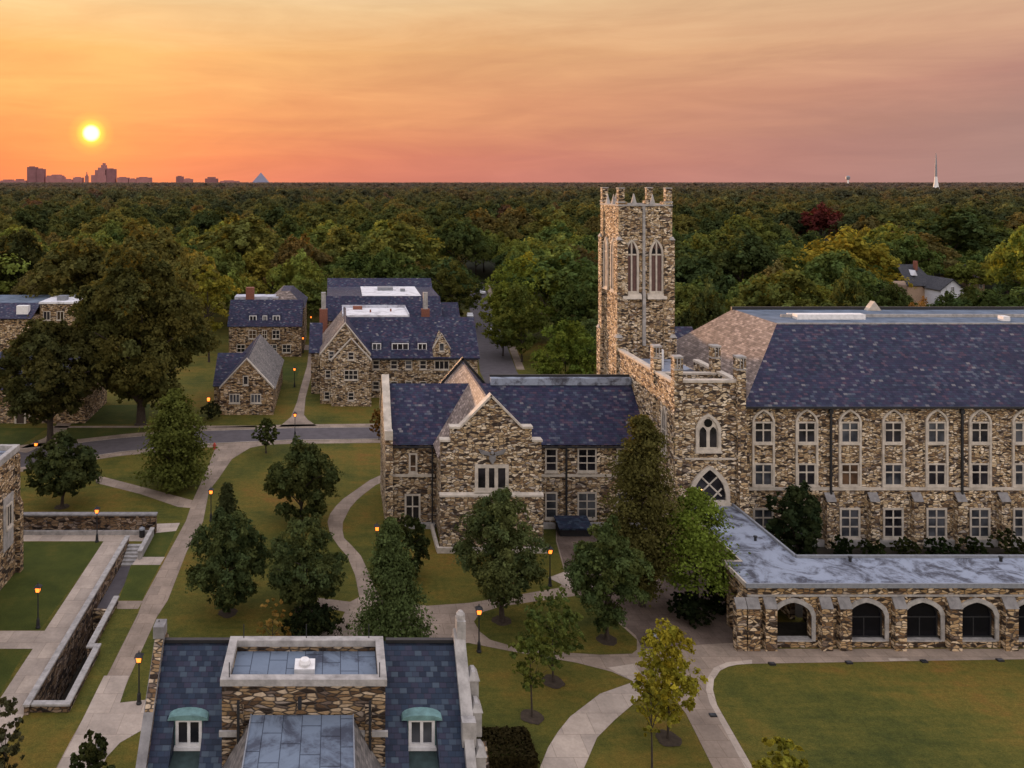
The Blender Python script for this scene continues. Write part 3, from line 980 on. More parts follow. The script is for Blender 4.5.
def ground_shrub(name, label, u, v, wpx, hpx, color, seed, n=2500, leaf=.2):
    x, y = G(u, v)
    s = y / F
    rng = np.random.default_rng(seed)
    C, N, T = crown_points('round', wpx / 2 * s, hpx * s, -.1, n, rng)
    o = bpy.data.objects.new(name, leaf_mesh(name, C, N, leaf, T, rng))
    link(o, None, (x, y, 0))
    o.color = (*color, 1)
    return tag(o, label, 'shrub')


ground_shrub('round_shrub', 'wide low dark shrub bed inside the round path', 312, 636, 66, 26, (.020, .026, .010), 61, 6000, .2)
ground_shrub('evergreen_bush', 'black green bush under the bright green tree by the cloister', 690, 620, 46, 24, (.016, .022, .009), 62, 4000, .2)
ground_shrub('evergreen_bush', 'dark bush between the cloister arch and the bright green tree', 716, 612, 30, 24, (.014, .018, .008), 63, 3000, .2)
for i, (u, wpx, hp, lab) in enumerate([(842, 24, 16, 'dark clump by the ivy tree in the cloister garden'), (872, 30, 12, 'low shrub below the third ground floor window'),
                                       (906, 26, 15, 'green shrub at the foot of the long facade middle buttress'), (938, 34, 13, 'spreading shrub behind the flat cloister roof'),
                                       (972, 28, 15, 'leafy shrub before the fifth ground floor window'), (1008, 32, 22, 'tallest garden shrub at the picture margin')]):
    ground_shrub('garden_shrub', lab, u, 557 if u < 1000 else 556, wpx, hp + 4, [(.018, .028, .010), (.026, .034, .012), (.034, .040, .014)][i % 3], 70 + i, 2200, .24)


# ------------------------------------------------------------------ mixed woodland
fw_protos = []
for i in range(6):
    rng = np.random.default_rng(200 + i)
    C, N, T = crown_points('forest', 8.0, 18.0, 2.0, 13000, rng)
    fw_protos.append((leaf_mesh('crown', C, N, .52, T, rng, 'leaf', .36), trunk_mb(18, 3.5, .38, 8, rng, 5).mesh('trunk', M['bark'])))

FOREST = []
HOUSES = [(898, 994, 254, 298, 246)]
BLD = [(40, 95, 80, 112), (30, 42, 90, 108), (-6, 27, 130, 185), (-27, -4, 160, 195), (-22, -8, 126, 156), (-75, -34, 120, 142), (-90, -52, 168, 196)]


def street_x(y):
    pts = [(120, 30), (160, 31.7), (205, 38), (300, 50)]
    for (a, b), (c, d) in zip(pts, pts[1:]):
        if a <= y <= c:
            return b + (d - b) * (y - a) / (c - a)
    return None


def forest_ok(x, y, r, h):
    for x0, x1, y0, y1 in BLD:
        if x0 - r * .6 < x < x1 + r * .6 and y0 - r * .6 < y < y1 + r * .6:
            return False
    sx_ = street_x(y)
    if sx_ is not None and abs(x - sx_) < 5.5 + r * .55:
        return False
    if y < 150 and x < 44:
        return False
    if y < 203 and -95 < x < 52:
        return False
    u, s = CX + x * F / y, F / y
    vt = CY + (H - h) * s
    for u0, u1, v0, v1, yh in HOUSES:
        if y < yh + 12 and u + r * 1.2 * s > u0 and u - r * 1.2 * s < u1 and vt < v1:
            return False
    return True


FC = [((.030, .042, .015), 'dark green'), ((.044, .060, .017), 'mid green'), ((.060, .070, .018), 'olive green'), ((.084, .094, .020), 'yellowish green'), ((.070, .056, .019), 'brownish'), ((.115, .100, .019), 'golden')]
frng = np.random.default_rng(5)


def forest_tree(x, y, r, h, ci=None, color=None, label=None, group='broadleaf trees in the near woods', name='woodland_tree', flat=1.0):
    k = int(frng.integers(0, 6))
    t = bpy.data.objects.new(name, None)
    link(t, None, (x, y, 0), frng.uniform(0, 6.28))
    word = None
    if color is None:
        color, word = FC[ci]
    v = frng.uniform(.85, 1.18)
    tag(t, label or (word + ' broadleaf tree in the dense woods behind the campus'), 'tree', group)
    for nm, me in (('crown', fw_protos[k][0]), ('trunk', fw_protos[k][1])):
        o = bpy.data.objects.new(nm, me)
        COL.objects.link(o); o.parent = t
        v2 = v * 1.95
        o.color = (color[0] * v2, color[1] * v2, color[2] * v2, 1)
    t.scale = (r / 8.0, r / 8.0, h / 18.0)
    FOREST.append((x, y, r))
    return t


# conspicuous trees: centre column, top row, width, distance
for u, vt, wpx, y, col, lab in [
    (822, 205, 44, 440, (.050, .013, .012), 'deep red maple standing out of the green woods'),
    (846, 231, 84, 232, (.135, .115, .018), 'large golden tree turning yellow beyond the slate roof'),
    (788, 273, 104, 148, (.062, .068, .017), 'broad olive tree directly behind the long roof'),
    (742, 229, 92, 215, (.022, .029, .010), 'big dark tree beside the church tower'),
    (1038, 222, 70, 205, (.078, .092, .018), 'bright yellow green tree at the edge of the picture above the roof'),
    (952, 207, 92, 300, (.024, .032, .011), 'large dark round tree behind the white gabled house'),
    (880, 240, 40, 262, (.032, .040, .012), 'dark green tree beside the golden tree'),
    (992, 288, 90, 150, (.028, .040, .012), 'spreading dark green tree right behind the roof ridge below the houses'),
    (918, 298, 34, 146, (.105, .060, .018), 'orange brown low tree behind the roof ridge'),
    (946, 292, 46, 165, (.030, .042, .014), 'dark green tree below the white gabled house'),
    (972, 288, 34, 185, (.036, .044, .014), 'green tree below the tan gabled house'),
    (896, 284, 40, 190, (.040, .050, .015), 'green tree hiding the lower walls of the grey roofed house'),
    (705, 285, 58, 128, (.030, .036, .012), 'dark tree squeezed between tower and main roof'),
    (850, 274, 52, 150, (.040, .048, .014), 'mid green tree behind the roof below the golden tree'),
    (577, 246, 62, 225, (.052, .042, .017), 'brownish tree left of the church tower'),
    (690, 255, 46, 250, (.026, .034, .012), 'dark tree at the tower shoulder'),
    (400, 222, 92, 245, (.070, .074, .018), 'green mound of a tree above the far dormitory'),
    (345, 228, 70, 250, (.058, .060, .016), 'olive tree above the white flat roof'),
    (300, 236, 66, 235, (.072, .052, .018), 'reddish brown tree beside the chimney'),
    (240, 215, 100, 260, (.056, .056, .015), 'wide olive tree beyond the pale tree'),
    (150, 222, 96, 215, (.062, .056, .016), 'rounded olive tree behind the huge oak'),
    (78, 240, 100, 195, (.050, .046, .014), 'broad dusky tree behind the pale flat roof'),
    (20, 232, 70, 215, (.026, .028, .010), 'dark tree at the edge of the picture beyond the oaks'),
    (196, 250, 60, 190, (.075, .068, .018), 'warm olive tree between the oak and the pale tree'),
    (455, 215, 70, 270, (.034, .044, .014), 'dark green tree at the far end of the street'),
]:
    s = y / F
    forest_tree((u - CX) * s, y, wpx / 2 * s, H - (vt - CY) * s, color=col, label=lab, group=None)

tries = 0
cells = {}


def near(x, y, d):
    for fx, fy, fr in FOREST:
        if abs(fx - x) < 30 and abs(fy - y) < 30 and (fx - x) ** 2 + (fy - y) ** 2 < (d + fr * .52) ** 2:
            return True
    return False


N_IND = 285
cand = []
for i in range(5200):
    y = math.sqrt(frng.uniform(118 ** 2, 430 ** 2))
    x = frng.uniform(-CX * y / F - 14, (1024 - CX) * y / F + 14)
    cand.append((y, x))
cand.sort()
for y, x in cand:
    if len(FOREST) >= N_IND:
        break
    r = frng.uniform(6.5, 13.5)
    h = frng.uniform(12.5, 19) + (r - 7) * .95
    if y < 165:
        h = min(h, 17)
    if not forest_ok(x, y, r, h) or near(x, y, r * .92):
        continue
    u = CX + x * F / y
    p = frng.uniform(0, 1)
    if u < 330:  # warmer leaf colours on the sunset side stand in for sunlight
        ci = 2 if p < .42 else 4 if p < .62 else 3 if p < .78 else 1 if p < .93 else 5
    else:
        ci = 0 if p < .30 else 1 if p < .60 else 2 if p < .80 else 3 if p < .91 else 4 if p < .96 else 5
    forest_tree(x, y, r, h, ci)
YMAX = max(f[1] for f in FOREST[22:]) if len(FOREST) > 22 else 300

# the far woods read as one mass: one object, crowns scattered over its points
pts = []


def hexfill(y0, y1, step):
    y = y0
    while y < y1:
        xl, xr = -CX * y / F - 60 - .05 * y, (1024 - CX) * y / F + 60 + .05 * y
        x = xl
        while x < xr:
            px_, py_ = x + frng.uniform(-.42, .42) * step, y + frng.uniform(-.42, .42) * step
            sx_ = street_x(py_)
            hs = False
            uu, ss = CX + px_ * F / py_, F / py_
            for u0, u1, v0, v1, yh in HOUSES:
                if py_ < yh + 45 and u0 - 20 < uu < u1 + 20:
                    hs = True
            if 330 < py_ < 438 and abs(uu - 822) < 34:
                hs = True
            if not hs and not (sx_ is not None and abs(px_ - sx_) < 10):
                if not any(abs(fx - px_) < fr * .8 and abs(fy - py_) < fr * .8 for fx, fy, fr in FOREST if fy > YMAX - 40 or True):
                    pts.append((px_, py_, 0))
            x += step
        y += step * .87


hexfill(YMAX - 4, 900, 21.5)
n_a = len(pts)
hexfill(900, 2200, 25)
hexfill(2200, 7000, 42)
pts = [p for p in pts]
scl = [frng.uniform(.70, 1.0) ** 1 * (1.0 if frng.uniform() < .55 else 1.75) * (1.0 if p[1] < 900 else 1.25 if p[1] < 2200 else 1.7) for p in pts]
me = bpy.data.meshes.new('woods')
me.from_pydata(pts, [], [])
a = me.attributes.new('siz', 'FLOAT', 'POINT'); a.data.foreach_set('value', scl)
woods = bpy.data.objects.new('woods', me)
link(woods)
tag(woods, 'far dusky woods reaching to the horizon under the sunset', 'woods', kind='stuff')
ng = bpy.data.node_groups.new('scatter', 'GeometryNodeTree')
ng.interface.new_socket('Geometry', in_out='INPUT', socket_type='NodeSocketGeometry')
ng.interface.new_socket('Geometry', in_out='OUTPUT', socket_type='NodeSocketGeometry')
gi, go = ng.nodes.new('NodeGroupInput'), ng.nodes.new('NodeGroupOutput')
crowns = [o for o in bpy.data.objects if o.name.startswith('crown') and o.data in [p[0] for p in fw_protos]]
seen = {}
for o in crowns:
    seen.setdefault(o.data.name, o)
g2i = ng.nodes.new('GeometryNodeGeometryToInstance')
for o in seen.values():
    oi = ng.nodes.new('GeometryNodeObjectInfo')
    oi.inputs[0].default_value = o
    oi.transform_space = 'ORIGINAL'
    sm = ng.nodes.new('GeometryNodeSetMaterial')
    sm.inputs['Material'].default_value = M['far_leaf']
    ng.links.new(oi.outputs['Geometry'], sm.inputs[0])
    ng.links.new(sm.outputs[0], g2i.inputs[0])
m2p = ng.nodes.new('GeometryNodeMeshToPoints')
iop = ng.nodes.new('GeometryNodeInstanceOnPoints')
iop.inputs['Pick Instance'].default_value = True
ng.links.new(gi.outputs[0], m2p.inputs[0])
ng.links.new(m2p.outputs[0], iop.inputs['Points'])
ng.links.new(g2i.outputs[0], iop.inputs['Instance'])
rv = ng.nodes.new('FunctionNodeRandomValue'); rv.data_type = 'INT'
rv.inputs[4].default_value = 0; rv.inputs[5].default_value = 5; rv.inputs['Seed'].default_value = 3
ng.links.new(rv.outputs[2], iop.inputs['Instance Index'])
rr = ng.nodes.new('FunctionNodeRandomValue'); rr.data_type = 'FLOAT'
rr.inputs[2].default_value = 0; rr.inputs[3].default_value = 6.28; rr.inputs['Seed'].default_value = 9
cx = ng.nodes.new('ShaderNodeCombineXYZ')
ng.links.new(rr.outputs[1], cx.inputs[2])
ng.links.new(cx.outputs[0], iop.inputs['Rotation'])
na = ng.nodes.new('GeometryNodeInputNamedAttribute'); na.data_type = 'FLOAT'; na.inputs['Name'].default_value = 'siz'
cs = ng.nodes.new('ShaderNodeCombineXYZ')
mz = ng.nodes.new('ShaderNodeMath'); mz.operation = 'POWER'; mz.inputs[1].default_value = .62
ng.links.new(na.outputs['Attribute'], mz.inputs[0])
for q_ in (0, 1):
    ng.links.new(na.outputs['Attribute'], cs.inputs[q_])
ng.links.new(mz.outputs[0], cs.inputs[2])
ng.links.new(cs.outputs[0], iop.inputs['Scale'])
ng.links.new(iop.outputs[0], go.inputs[0])
md = woods.modifiers.new('scatter', 'NODES'); md.node_group = ng

# ------------------------------------------------------------------ long academic hall
YF = 83.5
ah = thing('academic_hall', 'long three storey stone hall with hipped slate roof and arched window bays', 'building', (42.3, YF, 0))
x0, x1, yb, ze, zt = 42.3, 100.0, 108.3, 14.62, 21.95
part('wall', MB().box(x0, x1, YF, yb, 0, ze), 'stone_main', ah)
ov, k = .35, 1.0
e0 = ze - .05
def hipq(pts): return MB().slab(pts, .2)
part('roof', hipq([(x0 - ov, YF - ov, e0), (x1, YF - ov, e0), (x1, 90.8, zt), (49.6, 90.8, zt)]), 'slate', ah)
part('hip_slope', hipq([(x0 - ov, YF - ov, e0), (x0 - ov, yb + ov, e0), (49.6, 101.0, zt), (49.6, 90.8, zt)]), 'slate_sunset', ah, label='pinkish sunlit hip slope')
part('rear_slope', hipq([(x0 - ov, yb + ov, e0), (x1, yb + ov, e0), (x1, 101.0, zt), (49.6, 101.0, zt)]), 'slate', ah)
deck = part('flat_roof', MB().box(49.7, x1, 90.9, 100.9, zt - .3, zt - .05), 'lead_dark', ah, label='pale flat roof deck along the ridge')
part('roof_curb', MB().box(49.4, x1, 100.85, 101.15, zt - .1, zt + .3), 'dark_metal', ah)
part('roof_curb', MB().box(49.6, x1, 90.72, 90.9, zt - .15, zt + .06), 'lime_grey', ah)
part('deck_rail', MB().box(52.5, x1 - 4, 95.2, 95.4, zt - .06, zt + .3), 'lime_grey', ah)
part('skylight', MB().box(53.5, 61.5, 93.6, 94.6, zt - .06, zt + .55).box(53.5, 61.5, 95.6, 95.9, zt - .06, zt + .35), 'white_paint', ah)
part('roof_vent', MB().prism([(-.9, zt - .1), (.9, zt - .1), (0, zt + 1.1)], 'y', 100.1, 100.9), 'lime', ah, (66.9, 0, 0))
part('roof_vent', MB().box(76.7, 77.5, 92.5, 93.3, zt - .06, zt + .5), 'white_paint', ah)
part('gutter', MB().box(x0 - .3, x1, YF - .5, YF - .3, ze - .16, ze + .03), 'dark_metal', ah)
part('string_course', MB().box(x0 - .08, x1, YF - .14, YF - .002, 5.86, 6.16), 'lime', ah)
part('plinth', MB().box(x0 - .1, x1, YF - .22, YF - .003, 0, .7), 'lime_grey', ah)
nwin = 10
for i in range(nwin):
    wx = 44.15 + 4.52 * i
    mb = MB()
    mb.ring(outline(2.35, 8.2, 1.25, z0=6.16), outline(1.93, 7.95, 1.05, z0=6.17), -.16, .05)
    part('window_surround', mb, 'lime', ah, (wx, YF, 0))
    window(ah, wx, YF, 10.75, 1.95, 2.25, rows=(.62,), fw=.16, mw=.14)
    window(ah, wx, YF, 6.30, 1.95, 2.35, rows=(.62,), fw=.16, mw=.14)
    window(ah, wx, YF, .85, 2.15, 3.15, rows=(.36, .70), fw=.2, mw=.14)
    bx_ = wx + 2.26 + (0.0)
    if i >= 1:
        b = MB().prism([(YF - .65, 0), (YF + .05, 0), (YF + .05, 5.6), (YF - .12, 5.6), (YF - .65, 4.9)], 'x', bx_ - .48, bx_ + .48)
        part('buttress', b, 'stone', ah)
        part('buttress_cap', MB().slab([(bx_ - .5, YF - .72, 4.9), (bx_ + .5, YF - .72, 4.9), (bx_ + .5, YF - .16, 5.68), (bx_ - .5, YF - .16, 5.68)], .1), 'cap_stone', ah)
for u in (829.7, 960.6):
    dx_ = (u - CX) * YF / F
    part('downspout', MB().box(dx_ - .1, dx_ + .1, YF - .3, YF - .15, 4.7, ze - .1).box(dx_ - .2, dx_ + .2, YF - .36, YF - .12, ze - .75, ze - .3), 'dark_metal', ah)

# ------------------------------------------------------------------ link wing behind the tower
lw = thing('link_wing', 'low slate roofed wing between bell tower and hipped hall', 'building', (38, 106, 0))
part('wall', gable_prism(38.8, 46, 103.0, 113, 14.2, 18.3, 'x'), 'stone_dark', lw)
part('roof', gable_roof(38.7, 47.5, 103.0, 113, 14.2, 18.3, 'x'), 'slate', lw)

# ------------------------------------------------------------------ porch block with turrets
pb = thing('porch_block', 'square stone entrance block with four turret piers and traceried window', 'building', (37, 81, 0))
px0, px1, py0, py1 = 33.9, 41.05, 81.0, 97.7
part('wall', MB().box(px0, px1, py0, py1, 0, 16.3), 'stone', pb)
part('rear_link', MB().box(px1 + .002, 42.29, 84.2, py1, 0, 14.4), 'stone', pb)
par = MB()
par.box(px0, px1, py0, py0 + .5, 16.3, 17.7).box(px0, px0 + .5, py0 + .5, py1, 16.3, 17.45).box(px1 - .5, px1, py0 + .5, py1 - 6, 16.3, 17.45).box(px0 + .5, px1 - .5, 86.0, 86.45, 16.3, 17.3)
part('parapet', par, 'stone', pb)
cop = MB()
cop.box(px0 - .12, px1 + .12, py0 - .12, py0 + .62, 17.7, 17.95).box(px0 - .1, px0 + .6, py0 + .62, py1, 17.45, 17.7).box(px1 - .6, px1 + .1, py0 + .62, py1 - 6, 17.45, 17.7).box(px0 + .6, px1 - .6, 85.9, 86.55, 17.3, 17.5)
part('coping', cop, 'lime', pb)
part('flat_roof', MB().box(px0 + .5, px1 - .5, py0 + .5, py1, 16.3, 16.42), 'lead', pb)
part('roof_unit', MB().box(36.2, 37.4, 92.4, 93.4, 16.4, 18.6), 'white_paint', pb)
part('roof_unit', MB().box(37.2, 37.9, 83.6, 84.1, 16.4, 17.0).box(38.0, 38.4, 83.6, 84.1, 16.4, 16.9), 'grey_metal', pb)
for tx, ty in ((34.15, 81.05), (40.5, 81.05), (40.5, 86.4), (34.15, 86.4)):
    tt = part('turret', MB().box(tx - .44, tx + .44, ty - .39, ty + .49, 14 if ty < 82 else 16.3, 20.2), 'stone', pb)
    part('turret_cap', MB().box(tx - .48, tx + .48, ty - .43, ty + .53, 19.0, 19.15).box(tx - .48, tx + .48, ty - .43, ty + .53, 20.2, 20.4).box(tx - .2, tx - .12, ty - .47, ty - .3, 19.22, 20.19).box(tx + .12, tx + .2, ty - .47, ty - .3, 19.22, 20.19), 'lime_grey', tt)
for bx_, wd in ((34.15, .75), (40.6, .9)):
    part('buttress', MB().prism([(py0 - .7, 0), (py0 + .05, 0), (py0 + .05, 14.6), (py0 - .3, 13.6), (py0 - .3, 8.2), (py0 - .7, 7.4)], 'x', bx_ - wd / 2, bx_ + wd / 2), 'stone', pb)
part('buttress', MB().prism([(px0 - .55, 0), (px0 + .05, 0), (px0 + .05, 15.2), (px0 - .3, 14.2), (px0 - .3, 8.2), (px0 - .55, 7.4)], 'y', 85.9, 86.7), 'stone', pb)
part('string_course', MB().box(px0 + 1.0, px1 - .95, py0 - .1, py0, 9.9, 10.08), 'lime', pb)
pw = window(pb, (708 - CX) * .10125, py0, 10.75, 2.55, 3.85, rise=1.5, cols=1, rows=(), fw=.3, proud=.16, pane='lime')
tl_ = MB()
for sgn in (-1, 1):
    tl_.prism([(x_ + sgn * .52, z_ + .42) for x_, z_ in outline(.68, 2.05, .5)], 'y', -.05, .0)
tl_.prism([(.42 * math.cos(q * math.pi / 10), 2.86 + .42 * math.sin(q * math.pi / 10)) for q in range(20)], 'y', -.05, .0)
o_ = bpy.data.objects.new('tracery_light', tl_.mesh('tracery_light', M['glass'])); COL.objects.link(o_); o_.parent = pw
window(pb, (709 - CX) * .10125, py0, 5.4, 4.1, 3.95, rise=2.6, rows=(), fw=.42, mw=.17, proud=.22, lattice=True, pane='glass')
lit_w = MB().prism([(-1.30, .46), (-.72, .46), (-.72, 1.5), (-1.0, 1.55), (-1.25, 1.2)], 'y', -.026, -.018)
part('lit_pane', lit_w, 'bulb', pb, ((709 - CX) * .10125, py0, 5.4), label='warm lit corner of the arched porch window')
window(pb, px0, 83.6, 9.6, 1.3, 5.0, facing='w', rise=1.1, cols=2, rows=(.5,), fw=.2, pane='glass_pale')

# ------------------------------------------------------------------ bell tower
bt = thing('bell_tower', 'tall square stone bell tower with paired belfry openings and corner pinnacles', 'tower', (37.3, 97.8, 0))
tx0, tx1, ty0, ty1 = 34.2, 40.5, 98.0, 104.5
part('wall', MB().box(tx0, tx1, ty0, ty1, 0, 34.2), 'stone_main', bt)
pp = MB()
for a_, b_, c_, d_ in ((tx0 - .1, tx1 + .1, ty0 - .1, ty0 + .4), (tx0 - .1, tx1 + .1, ty1 - .4, ty1 + .1), (tx0 - .1, tx0 + .4, ty0 + .4, ty1 - .4), (tx1 - .4, tx1 + .1, ty0 + .4, ty1 - .4)):
    pp.box(a_, b_, c_, d_, 34.2, 35.05)
part('parapet', pp, 'stone_main', bt)
part('coping', MB().box(tx0 - .2, tx1 + .2, ty0 - .2, ty0 + .45, 35.05, 35.25).box(tx0 - .2, tx1 + .2, ty1 - .45, ty1 + .2, 35.05, 35.25).box(tx0 - .2, tx0 + .45, ty0 + .45, ty1 - .45, 35.05, 35.25).box(tx1 - .45, tx1 + .2, ty0 + .45, ty1 - .45, 35.05, 35.25), 'lime_grey', bt)
part('flat_roof', MB().box(tx0 + .4, tx1 - .4, ty0 + .4, ty1 - .4, 34.2, 34.3), 'lead', bt)
for sx_, cx_ in ((-1, tx0), (1, tx1)):
    for sy_, cy_ in ((-1, ty0), (1, ty1)):
        # angle buttresses: three stages, each smaller than the one below
        mb = MB()
        for z0_, z1_, pr in ((0, 19.0, .52), (19.0, 30.9, .36), (30.9, 35.6, .14)):
            ax0, ax1 = sorted((cx_ - sx_ * .95, cx_ + sx_ * pr))
            ay0, ay1 = sorted((cy_ - sy_ * .95, cy_ + sy_ * pr))
            mb.box(ax0, ax1, ay0, ay1, z0_, z1_)
        part('buttress', mb, 'stone_main', bt)
        mb = MB()
        for z_, pr in ((19.0, .52), (30.9, .36)):
            ax0, ax1 = sorted((cx_ - sx_ * .3, cx_ + sx_ * (pr + .06)))
            ay0, ay1 = sorted((cy_ - sy_ * .3, cy_ + sy_ * (pr + .06)))
            mb.frustum(ax0, ax1, ay0, ay1, z_ + .002, z_ + .4, .2)
        part('buttress_cap', mb, 'lime_grey', bt)
        qx, qy = cx_ - sx_ * .25, cy_ - sy_ * .25
        mb = MB()
        mb.box(qx - .37, qx + .37, qy - .37, qy + .37, 35.6, 37.2)
        pin = part('pinnacle', mb, 'stone_main', bt)
        part('pinnacle_cap', MB().box(qx - .41, qx + .41, qy - .41, qy + .41, 37.2, 37.32).box(qx - .46, qx + .46, qy - .46, qy + .46, 35.45, 35.62), 'lime_grey', pin)
for fx in (36.05, 38.3):
    part('finial', MB().frustum(fx - .28, fx + .28, ty0 - .15, ty0 + .35, 35.25, 36.5, .24), 'lime_grey', bt)
for fx in (36.05, 38.3):
    part('finial', MB().frustum(fx - .28, fx + .28, ty1 - .35, ty1 + .15, 35.25, 36.5, .24), 'lime_grey', bt)
for fy in (100.3, 102.5):
    part('finial', MB().frustum(tx0 - .15, tx0 + .35, fy - .28, fy + .28, 35.25, 36.5, .24), 'lime_grey', bt)
for wx in (35.68, 38.72):
    window(bt, wx, ty0, 24.4, 1.75, 6.6, name='belfry_opening', rise=1.6, cols=2, rows=(.73,), fw=.24, mw=.18, proud=.2, pane='louver')
    part('belfry_sill', MB().prism([(ty0 - .5, 23.7), (ty0, 23.7), (ty0, 24.4), (ty0 - .3, 24.25)], 'x', wx - 1.15, wx + 1.15), 'lime', bt)
    tr_ = MB()
    for sgn in (-1, 1):
        pm_ = outline(.46, .95, .5)
        tr_.prism([(px_ + sgn * .32 + wx, pz_ + 29.0) for px_, pz_ in pm_], 'y', ty0 - .06, ty0 + .02)
    part('tracery_light', tr_, 'glass', bt)
for wy in (99.9, 102.6):
    window(bt, tx0, wy, 24.4, 1.6, 6.6, facing='w', name='belfry_opening', rise=1.6, cols=2, rows=(.73,), fw=.24, mw=.18, proud=.2, pane='louver')
    window(bt, tx1, wy, 24.4, 1.6, 6.6, facing='e', name='belfry_opening', rise=1.6, cols=2, rows=(.73,), fw=.24, mw=.18, proud=.2, pane='louver')
part('pilaster', MB().box(37.03, 37.33, ty0 - .22, ty0, 24.6, 35.0).box(37.0, 37.36, ty0 - .34, ty0, 18, 24.6), 'lime_grey', bt)

# ------------------------------------------------------------------ gabled hall
gh = thing('gabled_hall', 'stone hall with navy slate roof, big front gable and carved crest', 'building', (15, 88, 0))
part('wall', gable_prism(5.5, 33.85, 88, 98.4, 9.4, 14.35, 'x'), 'stone', gh)
part('roof', gable_roof(5.75, 33.88, 88, 98.4, 9.4, 14.35, 'x', .4), 'slate', gh)
ge = MB()
ge.prism([(87.6, 0), (98.8, 0), (98.8, 10.1), (93.2, 15.35), (87.6, 10.1)], 'x', 5.0, 5.5)
ge.box(4.95, 5.75, 87.2, 88.2, 0, 10.2)
part('end_gable', ge, 'stone', gh)
part('coping', MB().slab([(4.85, 87.4, 10.15), (5.7, 87.4, 10.15), (5.7, 93.2, 15.6), (4.85, 93.2, 15.6)], .22).slab([(4.85, 99, 10.15), (5.7, 99, 10.15), (5.7, 93.2, 15.6), (4.85, 93.2, 15.6)], .22).box(4.85, 5.75, 87.0, 87.7, 9.9, 10.9), 'lime', gh)
part('ridge_flashing', MB().box(17.5, 33.85, 92.85, 93.6, 14.4, 15.2), 'lead', gh)
part('ridge_flashing', MB().box(17.5, 33.85, 93.6, 93.8, 14.4, 15.45), 'dark_metal', gh)
# front cross gable
cgx0, cgx1, cy0_, cy1_ = 10.4, 20.8, 82.6, 101.4
zr_ = 15.35
cw = MB()
xm = 15.6
cw.prism([(cgx0, 0), (cgx1, 0), (cgx1, 11.2), (cgx1 - 1.0, 11.2), (cgx1 - 1.0, 12.55), (cgx1 - 2.0, 12.6), (xm + .15, 15.85), (xm - .15, 15.85), (cgx0 + 2.0, 12.6), (cgx0 + 1.0, 12.55), (cgx0 + 1.0, 11.2), (cgx0, 11.2)], 'y', cy0_, cy0_ + .7)
part('front_gable', cw, 'stone', gh)
part('gable_wing', gable_prism(cgx0 + .2, cgx1 - .2, cy0_ + .7, cy1_, 9.4, 14.9, 'y'), 'stone', gh)
part('cross_roof', gable_roof(cgx0, cgx1, cy0_ + .7, cy1_ + .3, 9.3, 15.0, 'y', .2, which='lo'), 'slate_sunset', gh, label='pinkish sunlit slope of the cross roof')
part('cross_roof', gable_roof(cgx0, cgx1, cy0_ + .7, cy1_ + .3, 9.3, 15.0, 'y', .2, which='hi'), 'slate', gh)
cp = MB()
for sgn in (-1, 1):
    a_ = (xm + sgn * 3.25, 12.62); b_ = (xm, 15.88)
    cp.slab([(a_[0], cy0_ - .12, a_[1] + .16), (a_[0], cy0_ + .82, a_[1] + .16), (b_[0], cy0_ + .82, b_[1] + .2), (b_[0], cy0_ - .12, b_[1] + .2)], .2)
    xa, xb = sorted((xm + sgn * 3.2, xm + sgn * 4.3))
    cp.box(xa, xb, cy0_ - .13, cy0_ + .83, 12.56, 12.78)
    xa, xb = sorted((xm + sgn * 4.22, xm + sgn * 5.3))
    cp.box(xa, xb, cy0_ - .13, cy0_ + .83, 11.2, 11.42)
part('coping', cp, 'lime', gh)
part('rear_verge', MB().slab([(cgx0 - .5, cy1_ + .1, 9.3), (cgx0 - .5, cy1_ + .6, 9.3), (xm, cy1_ + .6, 15.75), (xm, cy1_ + .1, 15.75)], .3).slab([(cgx1 + .5, cy1_ + .1, 9.3), (cgx1 + .5, cy1_ + .6, 9.3), (xm, cy1_ + .6, 15.75), (xm, cy1_ + .1, 15.75)], .3), 'dark_metal', gh)
part('string_course', MB().prism([(cy0_ - .36, 5.6), (cy0_ - .36, 5.78), (cy0_, 5.98), (cy0_, 5.6)], 'x', cgx0 - .16, cgx1 + .16), 'lime', gh)
part('gable_base', MB().box(cgx0 - .12, cgx1 + .12, cy0_ - .3, cy0_ - .002, 0, 5.6), 'stone', gh)
part('plinth', MB().box(cgx0 - .45, cgx1 + .45, cy0_ - .75, cy0_ - .452, 0, .55).box(cgx0 - .5, cgx0 - .202, cy0_ - .45, 88, 0, .55), 'lime', gh)
part('string_course', MB().box(4.9, cgx0, 87.86, 87.998, 5.6, 5.88).box(cgx1, 33.8, 87.86, 87.998, 5.6, 5.88), 'lime', gh)
part('plinth', MB().box(4.8, cgx0, 87.6, 87.998, 0, .6), 'lime_grey', gh)
part('plinth', MB().box(cgx1, 33.8, 87.6, 87.998, 0, .6), 'lime_grey', gh)
window(gh, xm + .05, cy0_, 6.1, 3.5, 2.75, cols=3, rows=(), fw=.34, mw=.36, proud=.16, pane='glass')
